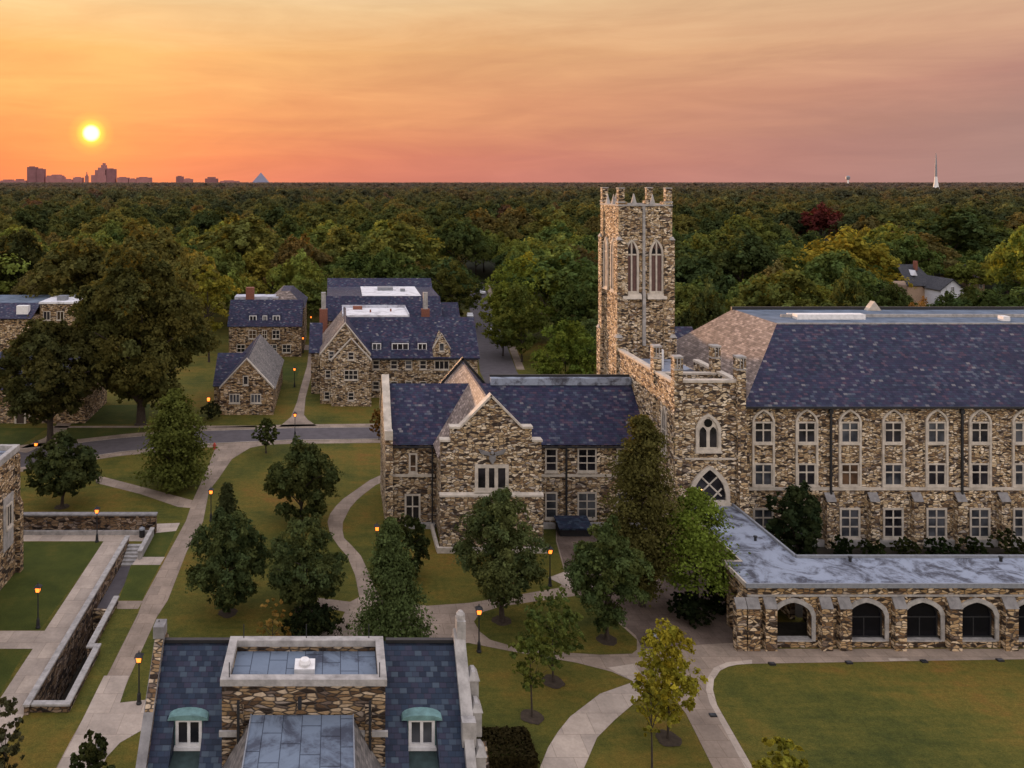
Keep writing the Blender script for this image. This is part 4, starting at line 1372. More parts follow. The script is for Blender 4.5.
# carved crest: shield with spread wings
cm = MB()
cm.prism([(-.4, 9.9), (.4, 9.9), (.42, 9.35), (0, 8.72), (-.42, 9.35)], 'y', -.3, .05)
for sgn in (-1, 1):
    for j in range(4):
        cm.prism([(sgn * .3, 10.0 + j * .07), (sgn * (1.5 + .1 * j), 10.2 + j * .16), (sgn * (1.45 + .1 * j), 10.06 + j * .16), (sgn * .3, 9.82 + j * .07)], 'y', -.22 - .01 * j, .05)
cm.lathe([(.05, 10.0), (.24, 10.1), (.2, 10.35), (.03, 10.5)], 8, (0, -.14, 0))
cm.v = [(x_ * .8, y_, 9.25 + (z_ - 9.6) * .8 + .35) for x_, y_, z_ in cm.v]
part('carved_crest', cm, 'cap_stone', gh, (xm + .1, cy0_, 0))
window(gh, (413 - CX) * .11, 88, 6.0, .95, 2.2, cols=1, rows=(.3,), fw=.2, mw=.1)
window(gh, (412.5 - CX) * .11, 88, .7, 1.75, 3.0, cols=2, rows=(.55,), fw=.2, mw=.13)
for u0, u1 in ((545.6, 556.5), (578, 595.8), (617, 632)):
    xc, ww = ((u0 + u1) / 2 - CX) * .11, (u1 - u0) * .11 + .15
    window(gh, xc, 88, 6.15, ww, 2.6, cols=2 if ww > 1.5 else 1, rows=(.35, .68), fw=.16, mw=.11, pane='glass')
    window(gh, xc, 88, 1.0, ww, 2.9, cols=2 if ww > 1.5 else 1, rows=(.35, .68), fw=.16, mw=.11, pane='glass_pale')
part('downspout', MB().box(24.75, 24.95, 87.75, 87.85, .4, 9.3), 'dark_metal', gh)
part('downspout', MB().box(10.05, 10.2, 87.72, 87.85, .4, 9.3), 'dark_metal', gh)
part('gutter', MB().box(5.7, cgx0 - .1, 87.42, 87.62, 8.9, 9.06).box(cgx1 + .1, 33.8, 87.42, 87.62, 8.9, 9.06), 'dark_metal', gh)
cano = part('entrance_canopy', MB().slab([(23.4, 85.4, 1.0), (27.0, 85.4, 1.0), (27.0, 87.55, 1.5), (23.4, 87.55, 1.5)], .2), 'slate_near', gh, label='low dark slate canopy over the side entrance')
part('canopy_base', MB().box(23.6, 26.8, 85.7, 87.55, 0, .85), 'dark_metal', cano)

# ------------------------------------------------------------------ cloister
cl_ = thing('cloister', 'low stone cloister arcade with pale flat metal roof and pointed arches', 'arcade', (40, 65.3, 0))
YW = 65.3
bays = [36.97, 42.94, 47.5, 51.92, 56.3, 60.7, 65.1, 69.5, 73.9, 78.3]
AW, AH, ARISE, ASILL = 3.0, 3.72, 1.15, .55


def arcade_poly(a0, a1, centers, w, h, rise, sill, top):
    pts_ = [(a0, 0), (a1, 0), (a1, top), (a0, top)]
    holes_ = [[(x + c, z + sill) for x, z in outline(w, h - sill, rise, .8)] for c in centers]
    return pts_, holes_


def pierced_wall(a0, a1, centers, w, h, rise, sill, top, t0, t1, axis):
    """wall with arched openings, built as one solid with real reveals"""
    mb = MB()
    xs = sorted(centers)
    cur = a0
    mk = (lambda s, z, t: (s, t, z)) if axis == 'y' else (lambda s, z, t: (t, s, z))
    def block(s0, s1, z0, z1):
        if s1 - s0 < 1e-4:
            return
        vs = [mk(s, z, t) for t in (t0, t1) for s, z in ((s0, z0), (s1, z0), (s1, z1), (s0, z1))]
        mb.add(vs, [(0, 1, 2, 3), (7, 6, 5, 4), (0, 4, 5, 1), (1, 5, 6, 2), (2, 6, 7, 3), (3, 7, 4, 0)])
    for c in xs:
        block(cur, c - w / 2, 0, top)
        if sill > 0:
            block(c - w / 2, c + w / 2, 0, sill)
        ol = outline(w, h - sill, rise, .8, 16)[1:-1]
        poly = [(c + x, sill + z) for x, z in ol] + [(c + w / 2, top), (c - w / 2, top)]
        n = len(poly)
        vs = [mk(s, z, t) for t in (t0, t1) for s, z in poly]
        fs = []
        for i in range(n):
            j = (i + 1) % n
            fs.append((i, j, n + j, n + i))
        m_ = len(ol)
        for i in range(m_ - 1):                 # strips from the arch up to the wall head
            pass
        # faces as quads from each arch sample to the head
        base = len(mb.v)
        for t in (t0, t1):
            for x, z in ol:
                mb.v.append(mk(c + x, sill + z, t))
            for x, z in ol:
                mb.v.append(mk(c + x, top, t))
        for side in (0, 1):
            o_ = base + side * 2 * m_
            for i in range(m_ - 1):
                mb.f.append((o_ + i, o_ + i + 1, o_ + m_ + i + 1, o_ + m_ + i))
        for i in range(m_ - 1):
            mb.f.append((base + i, base + i + 1, base + 2 * m_ + i + 1, base + 2 * m_ + i))
            mb.f.append((base + m_ + i, base + m_ + i + 1, base + 3 * m_ + i + 1, base + 3 * m_ + i))
        cur = c + w / 2
    block(cur, a1, 0, top)
    return mb


part('front_arcade', pierced_wall(33.25, 95, bays, AW, AH, ARISE, ASILL, 5.05, YW, YW + .6, 'y'), 'stone_dark', cl_)
part('rear_arcade', pierced_wall(40.2, 95, bays[1:], 1.9, 3.5, .6, 2.7, 5.05, 69.0, 69.5, 'y'), 'stone_wall', cl_)  # darker stone here paints in the shade inside the cloister
part('side_arcade', pierced_wall(65.92, 68.8, [67.3], 2.0, 3.6, 1.1, 0, 5.05, 33.25, 33.8, 'x'), 'stone_dark', cl_)
part('side_arcade', pierced_wall(68.82, 80.95, [71.2, 75.4, 79.0], 2.6, 3.6, 1.1, 0, 5.05, 34.75, 35.3, 'x'), 'stone_dark', cl_)
part('garden_wall', MB().box(39.1, 39.55, 69.52, 80.95, 0, 5.05), 'stone_dark', cl_)
rp = [(33.1, 65.05), (95, 65.05), (95, 69.65), (39.7, 69.65), (39.7, 80.9), (34.6, 80.9), (34.6, 68.95), (33.1, 68.95)]
part('roof', MB().prism(rp, 'z', 5.06, 5.28), 'lead', cl_)
rim = MB()
rim.box(33.02, 95, 64.98, 65.14, 5.0, 5.36).box(39.75, 95, 69.6, 69.8, 5.0, 5.5).box(39.62, 39.82, 69.8, 80.9, 5.0, 5.5)
part('roof_edge', rim, 'grey_metal', cl_)
part('roof_edge', MB().box(33.0, 33.14, 65.14, 68.95, 5.0, 5.36).box(33.0, 34.7, 68.95, 69.1, 5.0, 5.36).box(34.52, 34.66, 69.1, 80.9, 5.0, 5.36), 'lime', cl_)
part('floor', MB().box(33.3, 95, 65.95, 68.95, 0, .06), 'soil', cl_)  # floor coloured dark like soil to stand in for interior shade
part('ceiling', MB().box(33.9, 95, 65.95, 68.95, 4.7, 4.85), 'wood', cl_)
part('lintel_course', MB().box(33.2, 95, YW - .07, YW - .002, 4.18, 4.34), 'lime_grey', cl_)
for c in bays:
    if c > 40:
        gz = MB().ring(outline(AW - .02, AH - ASILL - .02, ARISE, .8, 16, 0, ASILL + .125), outline(AW - .26, AH - ASILL - .26, ARISE - .06, .8, 16, 0, ASILL + .245), .28, .36)
        gz.box(-AW / 2 + .1, AW / 2 - .1, .285, .355, 2.3, 2.4).box(-.04, .04, .287, .353, ASILL + .2, 2.3)
        gf = part('glazing_frame', gz, 'dark_metal', cl_, (c, YW, 0))
        g_o = bpy.data.objects.new('pane', MB().prism(outline(AW - .03, AH - ASILL - .03, ARISE, .8, 16, 0, ASILL + .126), 'y', .31, .33).mesh('pane', M['glass_dark'])); COL.objects.link(g_o); g_o.parent = gf
    part('arch_surround', MB().ring(outline(AW + .62, AH - ASILL + .36, ARISE + .16, .8, 16, 0, ASILL), outline(AW, AH - ASILL, ARISE, .8, 16, 0, ASILL + .001), -.10, -.002), 'lime_grey', cl_, (c, YW, 0))
    part('arch_sill', MB().box(-AW / 2, AW / 2, -.16, .5, ASILL + .003, ASILL + .12), 'lime_grey', cl_, (c, YW, 0))
for u0, u1 in ((735.5, 745.5), (747, 759), (764.5, 776), (820.5, 831.6), (839, 850.5), (893.8, 905.2), (948.5, 960.5), (1003.8, 1016.5)):
    a_, b_ = (u0 - CX) * .0812, (u1 - CX) * .0812
    part('buttress', MB().prism([(YW - .55, 0), (YW, 0), (YW, 4.1), (YW - .2, 4.1), (YW - .55, 3.45)], 'x', a_, b_), 'stone_dark', cl_)
    part('buttress_cap', MB().slab([(a_ - .03, YW - .62, 3.46), (b_ + .03, YW - .62, 3.46), (b_ + .03, YW - .16, 4.2), (a_ - .03, YW - .16, 4.2)], .1), 'cap_stone', cl_)
for c in bays[4:]:
    a_, b_ = c + 1.75, c + 2.65
    part('buttress', MB().prism([(YW - .55, 0), (YW, 0), (YW, 4.1), (YW - .2, 4.1), (YW - .55, 3.45)], 'x', a_, b_), 'stone_dark', cl_)
    part('buttress_cap', MB().slab([(a_ - .03, YW - .62, 3.46), (b_ + .03, YW - .62, 3.46), (b_ + .03, YW - .16, 4.2), (a_ - .03, YW - .16, 4.2)], .1), 'cap_stone', cl_)
part('buttress', MB().prism([(33.25, 0), (32.5, 0), (32.5, 3.2), (33.0, 4.1), (33.25, 4.1)], 'y', 65.4, 66.2), 'stone_dark', cl_)
for vx, vy in ((37.9, 73.0), (44, 69.0), (57, 69.0)):
    part('roof_vent', MB().lathe([(.12, 5.28), (.12, 5.6), (.18, 5.6), (.18, 5.7)], 8, (vx, vy, 0)), 'dark_metal', cl_)

# ------------------------------------------------------------------ near roof at the bottom of the picture
nh = thing('near_hall', 'blue slate roofed hall close below with a square flat roofed stone block', 'building', (-1.6, 42, 0))
Yr, Zr = 42.0, 13.9
ax0, ax1 = -9.2, 6.0
dpt = 8.0
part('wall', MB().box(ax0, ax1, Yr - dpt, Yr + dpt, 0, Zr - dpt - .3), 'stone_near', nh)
DX = [(uc - CX) * 39.6 / F for uc in (189, 421.5)]
rf = MB()


def roof_piece(xa, xb, ya, yb_):
    rf.slab([(xa, ya, Zr - (Yr - ya)), (xb, ya, Zr - (Yr - ya)), (xb, yb_, Zr - (Yr - yb_)), (xa, yb_, Zr - (Yr - yb_))], .2)


RW, RY0, RY1 = .80, 38.05, 39.62
for xa, xb in ((ax0, DX[0] - RW), (DX[0] + RW, DX[1] - RW), (DX[1] + RW, ax1)):
    roof_piece(xa, xb, Yr - dpt - .4, Yr)
for d_ in DX:
    roof_piece(d_ - RW, d_ + RW, RY1 + .02, Yr)
    roof_piece(d_ - RW, d_ + RW, Yr - dpt - .4, RY0)
part('roof', rf, 'slate_near', nh)
part('rear_slope', MB().slab([(ax0, Yr + dpt + .4, Zr - dpt - .4), (ax1, Yr + dpt + .4, Zr - dpt - .4), (ax1, Yr, Zr), (ax0, Yr, Zr)], .2), 'slate_near', nh)
part('ridge_cap', MB().box(ax0, -5.8, Yr - .12, Yr + .12, Zr - .05, Zr + .12).box(2.4, ax1, Yr - .12, Yr + .12, Zr - .05, Zr + .12), 'dark_metal', nh)
for gx0, gx1, mat_, name_ in ((ax0 - .42, ax0, 'stone_near', 'end_parapet'), (ax1, ax1 + .46, 'lime_grey', 'end_parapet')):
    g_ = MB()
    g_.prism([(Yr - dpt - .6, 0), (Yr + dpt + .6, 0), (Yr + dpt + .6, Zr - dpt - .25), (Yr + .3, Zr + .45), (Yr - .3, Zr + .45), (Yr - dpt - .6, Zr - dpt - .25)], 'x', gx0, gx1)
    part(name_, g_, mat_, nh)
cpm = MB()
for gx0, gx1 in ((ax1 - .06, ax1 + .52),):
    cpm.slab([(gx0, Yr - 3.0, Zr - 2.2), (gx1, Yr - 3.0, Zr - 2.2), (gx1, Yr, Zr + .68), (gx0, Yr, Zr + .68)], .3)
    cpm.box(gx0 - .03, gx1 + .06, Yr - 3.4, Yr - 2.9, Zr - 3.2, Zr - 2.0)
part('coping', cpm, 'lime_grey', nh)
part('coping', MB().slab([(ax0 - .46, Yr - 7, Zr - 6.3), (ax0 + .03, Yr - 7, Zr - 6.3), (ax0 + .03, Yr, Zr + .6), (ax0 - .46, Yr, Zr + .6)], .16).box(ax0 - .5, ax0 + .06, Yr - .5, Yr + .3, Zr + .4, Zr + 1.0), 'cap_stone', nh)
fin = MB()
fin.box(ax1 + .08, ax1 + .54, Yr - .42, Yr + .2, Zr - 1.0, Zr + 1.25).lathe([(.25, Zr + 1.25), (.23, Zr + 1.5), (.12, Zr + 1.65), (.02, Zr + 1.7)], 10, (ax1 + .31, Yr - .1, 0))
part('finial', fin, 'lime_grey', nh)
orn = MB()
for yy, zz in ((Yr - 1.3, Zr - 1.0), (Yr - 2.2, Zr - 2.0), (Yr - 3.3, Zr - 3.4)):
    orn.box(ax1 + .47, ax1 + .98, yy - .45, yy + .45, zz - 1.2, zz).frustum(ax1 + .47, ax1 + 1.04, yy - .5, yy + .5, zz, zz + .35, .2)
part('stepped_ornament', orn, 'lime_grey', nh)
part('end_buttress', MB().prism([(Yr - 6, 0), (Yr - 1.5, 0), (Yr - 1.5, Zr - 4.2), (Yr - 6, Zr - 7.5)], 'x', ax1 + .47, ax1 + 1.4), 'stone_near', nh)
# square block with parapet
bx0, bx1, by0, by1 = -5.72, 2.24, 38.1, 41.75
blk = MB()
blk.box(bx0 + .08, bx1 - .08, by0 + .08, by1 - .02, 3, 13.4)
for a_, b_, c_, d_ in ((bx0 + .08, bx1 - .08, by0 + .08, by0 + .4), (bx0 + .08, bx1 - .08, by1 - .36, by1 - .02), (bx0 + .08, bx0 + .4, by0 + .4, by1 - .36), (bx1 - .4, bx1 - .08, by0 + .4, by1 - .36)):
    blk.box(a_, b_, c_, d_, 13.4, 13.98)
part('roof_block', blk, 'stone_near', nh, label='square stone block rising through the slate roof')
pr = MB()
for a_, b_, c_, d_ in ((bx0, bx1, by0, by0 + .41), (bx0, bx1, by1 - .4, by1), (bx0, bx0 + .41, by0 + .41, by1 - .4), (bx1 - .41, bx1, by0 + .41, by1 - .4)):
    pr.box(a_, b_, c_, d_, 13.98, 14.3)
part('parapet', pr, 'lime_grey', nh)
part('flat_roof', MB().box(bx0 + .401, bx1 - .401, by0 + .401, by1 - .361, 13.401, 13.72), 'lead_near', nh)
part('string_course', MB().box(bx0 - .04, bx1 + .04, by0 - .06, by0 + .079, 11.6, 11.85), 'lime_grey', nh)
hx = (305 - CX) * 40 / F
part('roof_hatch', MB().box(hx - .5, hx + .5, 39.4, 40.3, 13.72, 14.0).lathe([(.26, 14.0), (.30, 14.15), (.22, 14.3), (.05, 14.35)], 12, (hx, 39.75, 0)), 'white_paint', nh)
part('drain_spout', MB().box(hx - .25, hx - .07, by0 - .2, by0 - .01, 13.0, 13.5), 'dark_metal', nh)
for rx, ry in ((-5.0, 41.6), (-1.75, 41.6), (1.5, 41.6), (-5.3, 38.3), (1.9, 38.3), (ax0 - .3, Yr)):
    part('lightning_rod', MB().tube([(rx, ry, 14.25 if rx > ax0 else Zr), (rx, ry, 15.0)], .025, 6), 'dark_metal', nh)
for px_ in (-4.75, 1.35):
    part('block_pilaster', MB().box(px_ - .16, px_ + .16, by0 - .12, by0 + .079, 9, 13.08), 'dark_metal' if False else 'stone_near', nh)
for dx_ in (-4.82, 1.42):
    part('downspout', MB().box(dx_ - .06, dx_ + .06, by0 - .26, by0 - .13, 10, 13.4), 'dark_metal', nh)
# lower lead roof in front of the block
lx0, lx1 = -4.2, .6
part('lead_roof', MB().box(lx0, lx1, 28, by0 - .01, 12.2, 12.62), 'lead_near', nh, label='blue grey lead covered lower roof')
part('roof_edge', MB().box(lx0 - .06, lx0, 28, by0 - .01, 12.3, 12.68).box(lx1, lx1 + .06, 28, by0 - .01, 12.3, 12.68), 'grey_metal', nh)
part('mansard_slope', MB().slab([(lx0 - .06, 28, 12.4), (lx0 - .06, by0 - .02, 12.4), (lx0 - 1.9, by0 - .02, 9.3), (lx0 - 1.9, 28, 9.3)], .2), 'slate_grey', nh)
part('mansard_slope', MB().slab([(lx1 + .06, 28, 12.4), (lx1 + .06, by0 - .02, 12.4), (lx1 + 1.9, by0 - .02, 9.3), (lx1 + 1.9, 28, 9.3)], .2), 'slate_grey', nh)
part('wing_wall', MB().box(lx0 - 1.5, lx1 + 1.5, 28.1, by0 - .03, 0, 9.4), 'stone_near', nh)
# copper hooded dormers set into recesses of the slope
for dxc in DX:
    zf = Zr - (Yr - RY0)
    dm = part('dormer', MB().box(dxc - .72, dxc + .72, RY1 - .02, RY1 + .5, zf - .1, 11.62), 'copper', nh, label='recessed dormer under a green copper hood')
    ho = [(dxc + 1.0 * math.cos(math.pi * q / 10), 11.55 + .26 * math.sin(math.pi * q / 10) ** .8) for q in range(11)]
    part('hood', MB().prism(ho, 'y', RY1 - .34, RY1 + .7), 'copper', dm)
    window(nh, dxc, RY1 - .02, 10.12, 1.3, 1.36, cols=2, rows=(), fw=.15, mw=.15, proud=.1, frame='white_paint', name='dormer_window')
    for xa in (dxc - .80, dxc + .72):
        part('cheek', MB().prism([(RY0, zf - .2), (RY1, zf - .2), (RY1, zf + RY1 - RY0 - .02), (RY0, zf - .02)], 'x', xa, xa + .08), 'slate_near', dm)
    part('apron', MB().box(dxc - .72, dxc + .72, RY0 - .1, RY1 - .03, zf - .15, zf - .02), 'dark_copper', dm)

# ------------------------------------------------------------------ dormitory buildings beyond the road
d1 = thing('dormitory', 'long stone dormitory with navy roof, twin gables and white flat roof behind', 'building', (10, 141, 0))
part('wall', gable_prism(4.0, 24.3, 141, 153, 7.2, 13.0, 'x'), 'stone', d1)
part('roof', gable_roof(1.0, 24.6, 141, 153, 7.2, 13.0, 'x', .4), 'slate', d1)
part('gable_wing', gable_prism(-3.4, 5.2, 137, 156, 8.2, 13.6, 'y'), 'stone', d1)
part('gable_roof', gable_roof(-3.4, 5.2, 137.5, 156, 8.2, 13.5, 'y', .2, which='lo'), 'slate_sunset', d1)
part('gable_roof', gable_roof(-3.4, 5.2, 137.5, 156, 8.2, 13.5, 'y', .2, which='hi'), 'slate', d1)
part('coping', coping_y(-3.4, 5.2, 8.2, 13.6, 136.9, 137.5, .22, .12), 'lime', d1)
part('front_bay', gable_prism(-1.5, 5.3, 135.5, 137, 7.6, 11.3, 'y'), 'stone', d1)
part('coping', coping_y(-1.5, 5.3, 7.6, 11.3, 135.4, 136.0, .2, .1), 'lime', d1)
part('flat_roof', MB().box(.6, 12.6, 147.6, 156.5, 12.6, 13.4), 'white_roof', d1, label='bright white flat roof')
part('parapet', MB().box(.4, 12.8, 156.5, 156.8, 12.6, 13.9).box(.4, .6, 147.6, 156.5, 12.6, 13.7).box(12.6, 12.8, 147.6, 156.5, 12.6, 13.7), 'pale_roof', d1)
part('roof_unit', MB().box(2.5, 4.3, 154.2, 155.2, 13.4, 14.0).box(5.6, 5.9, 151, 151.3, 13.4, 13.9).box(9.5, 9.8, 152, 152.3, 13.4, 13.9), 'brick', d1)
part('side_wing', MB().box(-5.2, -3.4, 143.5, 154, 0, 7.6), 'stone', d1)
part('side_roof', MB().slab([(-5.6, 143.2, 7.4), (-3.2, 143.2, 7.4), (-3.2, 149, 11.8), (-5.6, 149, 11.8)], .2), 'slate', d1)
W = dict(fw=.14, mw=.12)
for u in (376, 394, 408.6, 423):
    window(d1, (u - CX) * .17625, 141, 5.0, 1.25, 1.6, cols=1, rows=(.5,), **W)
    window(d1, (u - CX) * .17625, 141, 1.4, 1.25, 1.5, cols=1, rows=(.5,), **W)
wd_ = gable_prism(16.4, 19.4, 140.8, 146, 8.6, 11.2, 'y', 0)
part('wall_dormer', wd_, 'stone', d1)
part('coping', coping_y(16.4, 19.4, 8.6, 11.2, 140.75, 141.1, .16, .06), 'lime', d1)
window(d1, 17.9, 140.8, 5.0, 2.6, 1.6, cols=3, rows=(), **W)
window(d1, 17.9, 140.8, 8.2, .95, 1.5, cols=1, rows=(), **W)
for u, ww in ((376.5, 1.8), (400, 3.2), (422, 1.8)):
    xx = (u - CX) * .178
    dd = part('dormer', MB().prism([(142.0, 8.0), (142.0, 9.55), (145, 10.3), (145, 9)], 'x', xx - ww / 2, xx + ww / 2), 'slate', d1)
    window(d1, xx, 142.0, 8.15, ww - .2, 1.25, cols=max(2, int(ww)), rows=(), fw=.14, mw=.12, frame='white_paint', name='dormer_window')
for uz, vz, ww, hh, c in ((351, 356, 1.1, 1.4, 1), (351, 375, 2.4, 1.7, 3), (351, 396.5, 1.1, 1.4, 1)):
    window(d1, (uz - CX) * .16925, 135.5, H - (vz - CY) * .16925 - hh / 2, ww, hh, cols=c, rows=(.5,), **W)
for uz, vz in ((331.5, 355), (328, 374), (327, 395.5)):
    window(d1, (uz - CX) * .17125, 137, H - (vz - CY) * .17125 - .7, 1.0, 1.4, cols=1, rows=(.5,), **W)
part('gutter', MB().box(5.3, 24.3, 140.4, 140.6, 6.75, 6.9), 'dark_metal', d1)

d2 = thing('rear_dormitory', 'dark slate roofed dormitory with brick chimneys behind the twin gabled one', 'building', (7, 170, 0))
part('wall', MB().box(-2.6, 20.4, 161.5, 186, 0, 10.2), 'stone_dark', d2)
part('roof', MB().slab([(-2.9, 161.2, 10.0), (20.7, 161.2, 10.0), (20.7, 165.6, 14.4), (-2.9, 165.6, 14.4)], .2), 'slate', d2)
part('side_slope', MB().box(-2.8, 4.5, 165.62, 181, 13.0, 14.3).box(16.9, 20.6, 165.62, 181, 13.0, 14.3), 'slate', d2)
part('rear_slope', MB().slab([(-2.9, 180.5, 13.6), (20.9, 180.5, 13.6), (20.9, 184, 15.9), (-2.9, 184, 15.9)], .2), 'slate', d2)
part('flat_roof', MB().box(4.6, 16.8, 165.7, 180.4, 13.9, 14.45), 'white_roof', d2)
part('roof_unit', MB().box(8.2, 11.5, 173.5, 176, 14.45, 15.1).box(13, 14, 172, 173, 14.45, 15.0), 'grey_metal', d2)
part('lower_wing', gable_prism(20.42, 24.5, 164, 174, 8.2, 12.4, 'x'), 'stone_dark', d2)
part('lower_roof', gable_roof(20.72, 24.9, 164, 174, 8.2, 12.4, 'x', .3), 'slate', d2)
for uc in (323.5, 425.5):
    xc = (uc - CX) * 160 / F
    part('chimney', MB().box(xc - .8, xc + .8, 159.6, 161.0, 0, 12.6), 'brick', d2)
    part('chimney_stack', MB().box(xc - .45, xc + .45, 159.9, 160.7, 12.6, 15.9), 'lime_grey', d2)

d3 = thing('tiled_dormitory', 'stone dormitory with dormered slate roof and brick chimney near the pale tree', 'building', (-16, 174, 0))
part('wall', gable_prism(-24.2, -8.4, 174, 184, 6.7, 11.5, 'x'), 'stone_dark', d3)
part('roof', gable_roof(-24.5, -8.2, 174, 184, 6.7, 11.5, 'x', .3), 'slate', d3)
part('rear_wing', MB().box(-16.8, -8.2, 181, 197, 0, 9.6), 'stone_dark', d3)
part('rear_slope', MB().slab([(-17.1, 180, 9.6), (-17.1, 197, 9.6), (-13.6, 193.5, 13.0), (-13.6, 183.5, 13.0)], .2), 'slate_sunset', d3)
part('front_hip', MB().slab([(-17.1, 180, 9.6), (-7.9, 180, 9.6), (-11.4, 183.5, 13.0), (-13.6, 183.5, 13.0)], .2), 'slate_sunset', d3)
part('side_slope', MB().slab([(-7.9, 180, 9.6), (-7.9, 197, 9.6), (-11.4, 193.5, 13.0), (-11.4, 183.5, 13.0)], .2), 'slate', d3)
part('ridge_cap', MB().box(-13.6, -11.4, 183.5, 193.5, 12.7, 12.95), 'slate', d3)
part('flat_roof', MB().box(-24, -14, 182, 186, 11.2, 11.9), 'pale_roof', d3)
part('chimney', MB().box(-21.2, -19.4, 180, 181.5, 9, 14.2), 'brick', d3)
for u, ww in ((252.5, 1.7), (264.5, 1.1), (276, 1.7)):
    xx = (u - CX) * .2175
    window(d3, xx, 174, 3.9, ww, 1.9, cols=2, rows=(.5,), **W)
    dd = part('dormer', MB().prism([(175.0, 7.3), (175.0, 9.0), (178, 9.6), (178, 8)], 'x', xx - ww / 2, xx + ww / 2), 'slate', d3)
    window(d3, xx, 175.0, 7.4, ww - .1, 1.4, cols=2, rows=(), fw=.16, mw=.12, frame='white_paint', name='dormer_window')
for u in (241, 272.5, 286.5):
    window(d3, (u - CX) * .2175, 174, .9, 1.9, 1.8, cols=2, rows=(.5,), **W)

ct = thing('gabled_cottage', 'small stone cottage with steep gable facing the road', 'building', (-15.3, 130.5, 0))
part('wall', gable_prism(-19.6, -10.9, 130.5, 152, 4.2, 8.95, 'y'), 'stone_dark', ct)
part('roof', gable_roof(-19.6, -10.9, 131.0, 152.4, 4.2, 8.9, 'y', .3, which='hi'), 'slate_grey', ct)  # paler slate on this slope stands in for sky glow
part('roof_slope', gable_roof(-19.6, -10.9, 131.0, 152.4, 4.2, 8.9, 'y', .3, which='lo'), 'slate', ct)
part('coping', coping_y(-19.6, -10.9, 4.2, 8.95, 130.4, 131.0, .2, .12), 'lime', ct)
part('side_wing', gable_prism(-21.4, -19, 136, 147, 3.4, 7.6, 'x'), 'stone_dark', ct)
part('side_roof', gable_roof(-21.6, -16.5, 136, 147, 3.4, 7.6, 'x', .3), 'slate', ct)
for uz, ww, c in ((234.5, 1.75, 3), (255.8, 1.75, 3)):
    window(ct, (uz - CX) * .163, 130.5, 1.95, ww, 1.5, cols=c, rows=(), **W)
window(ct, (245.6 - CX) * .163, 130.5, 4.9, .9, 1.5, cols=1, rows=(), **W)
part('skylight', MB().slab([(-13.6, 136, 7.3), (-12.8, 136, 6.4), (-12.8, 137.3, 6.4), (-13.6, 137.3, 7.3)], .1), 'white_paint', ct)

fd = thing('oak_lodge', 'low stone lodge with a dark door beneath the oaks', 'building', (-50, 126, 0))
part('wall', MB().box(-62, -40.2, 126, 138, 0, 5.6), 'stone_dark', fd)
part('roof', MB().slab([(-62.4, 125.6, 5.4), (-39.8, 125.6, 5.4), (-39.8, 132, 10), (-62.4, 132, 10)], .2).slab([(-62.4, 138.4, 5.4), (-39.8, 138.4, 5.4), (-39.8, 132, 10), (-62.4, 132, 10)], .2), 'slate', fd)
part('door', MB().box(-50.9, -49.7, 125.9, 125.99, 0, 2.4), 'wood', fd)
part('door_frame', MB().ring([(-51.2, 0), (-51.2, 2.7), (-49.4, 2.7), (-49.4, 0)], [(-50.9, 0.01), (-50.9, 2.4), (-49.7, 2.4), (-49.7, .01)], 125.82, 125.995), 'lime', fd)
window(fd, -48.4, 126, 1.1, 1.1, 1.4, cols=1, rows=(), **W)
window(fd, -54.5, 126, 1.1, 1.1, 1.4, cols=1, rows=(), **W)

fr = thing('far_residence', 'stone residence with pale flat roof showing between the oaks and the woods', 'building', (-70, 175, 0))
part('wall', MB().box(-86, -66, 172, 190, 0, 8.8).box(-66, -58.5, 176, 190, 0, 11.2), 'stone_dark', fr)
part('roof', MB().slab([(-86.4, 171.6, 8.7), (-66.2, 171.6, 8.7), (-66.2, 177, 11.3), (-86.4, 177, 11.3)], .2), 'slate', fr)
part('flat_roof', MB().box(-66.2, -58.3, 175.8, 186, 11.2, 11.6), 'white_roof', fr)
part('rear_deck', MB().box(-86, -66.3, 177.2, 190, 10.9, 11.2), 'lead_dark', fr)
part('roof_unit', MB().box(-63, -61, 178, 180, 11.6, 12.6).box(-60.5, -59, 182, 183, 11.6, 12.3), 'grey_metal', fr)
part('roof_unit', MB().box(-70, -67.5, 173, 174.4, 8.8, 11.2), 'white_paint', fr)
for xx in (-64.5, -61.5):
    window(fr, xx, 176, 7.6, 1.6, 2.0, cols=2, rows=(), **W)

eb = thing('edge_building', 'tall stone building end with limestone window panel beside the green court', 'building', (-38, 66, 0))
ex = -31.6
part('wall', MB().box(-46, ex, 52, 78.6, 0, 11.6), 'stone_dark', eb)
part('parapet', MB().box(-46, ex + .1, 78.2, 78.7, 11.6, 12.2).box(ex - .4, ex + .1, 52, 78.2, 11.6, 12.2), 'lime_grey', eb)
part('flat_roof', MB().box(-46, ex - .4, 52, 78.2, 11.6, 11.75), 'lead', eb)
part('corner_buttress', MB().prism([(ex, 0), (ex + .5, 0), (ex + .5, 6.5), (ex + .2, 7.2), (ex + .2, 11.2), (ex, 11.4)], 'y', 77.8, 78.6), 'stone_dark', eb)
part('window_panel', MB().box(ex + .002, ex + .10, 75.0, 77.2, 3.2, 8.2), 'lime_grey', eb)
window(eb, ex + .1, 76.1, 5.2, 1.3, 2.2, facing='e', cols=2, rows=(), fw=.16, mw=.1)
window(eb, ex + .0, 71.1, 5.2, 1.3, 2.2, facing='e', cols=2, rows=(), fw=.16, mw=.1)

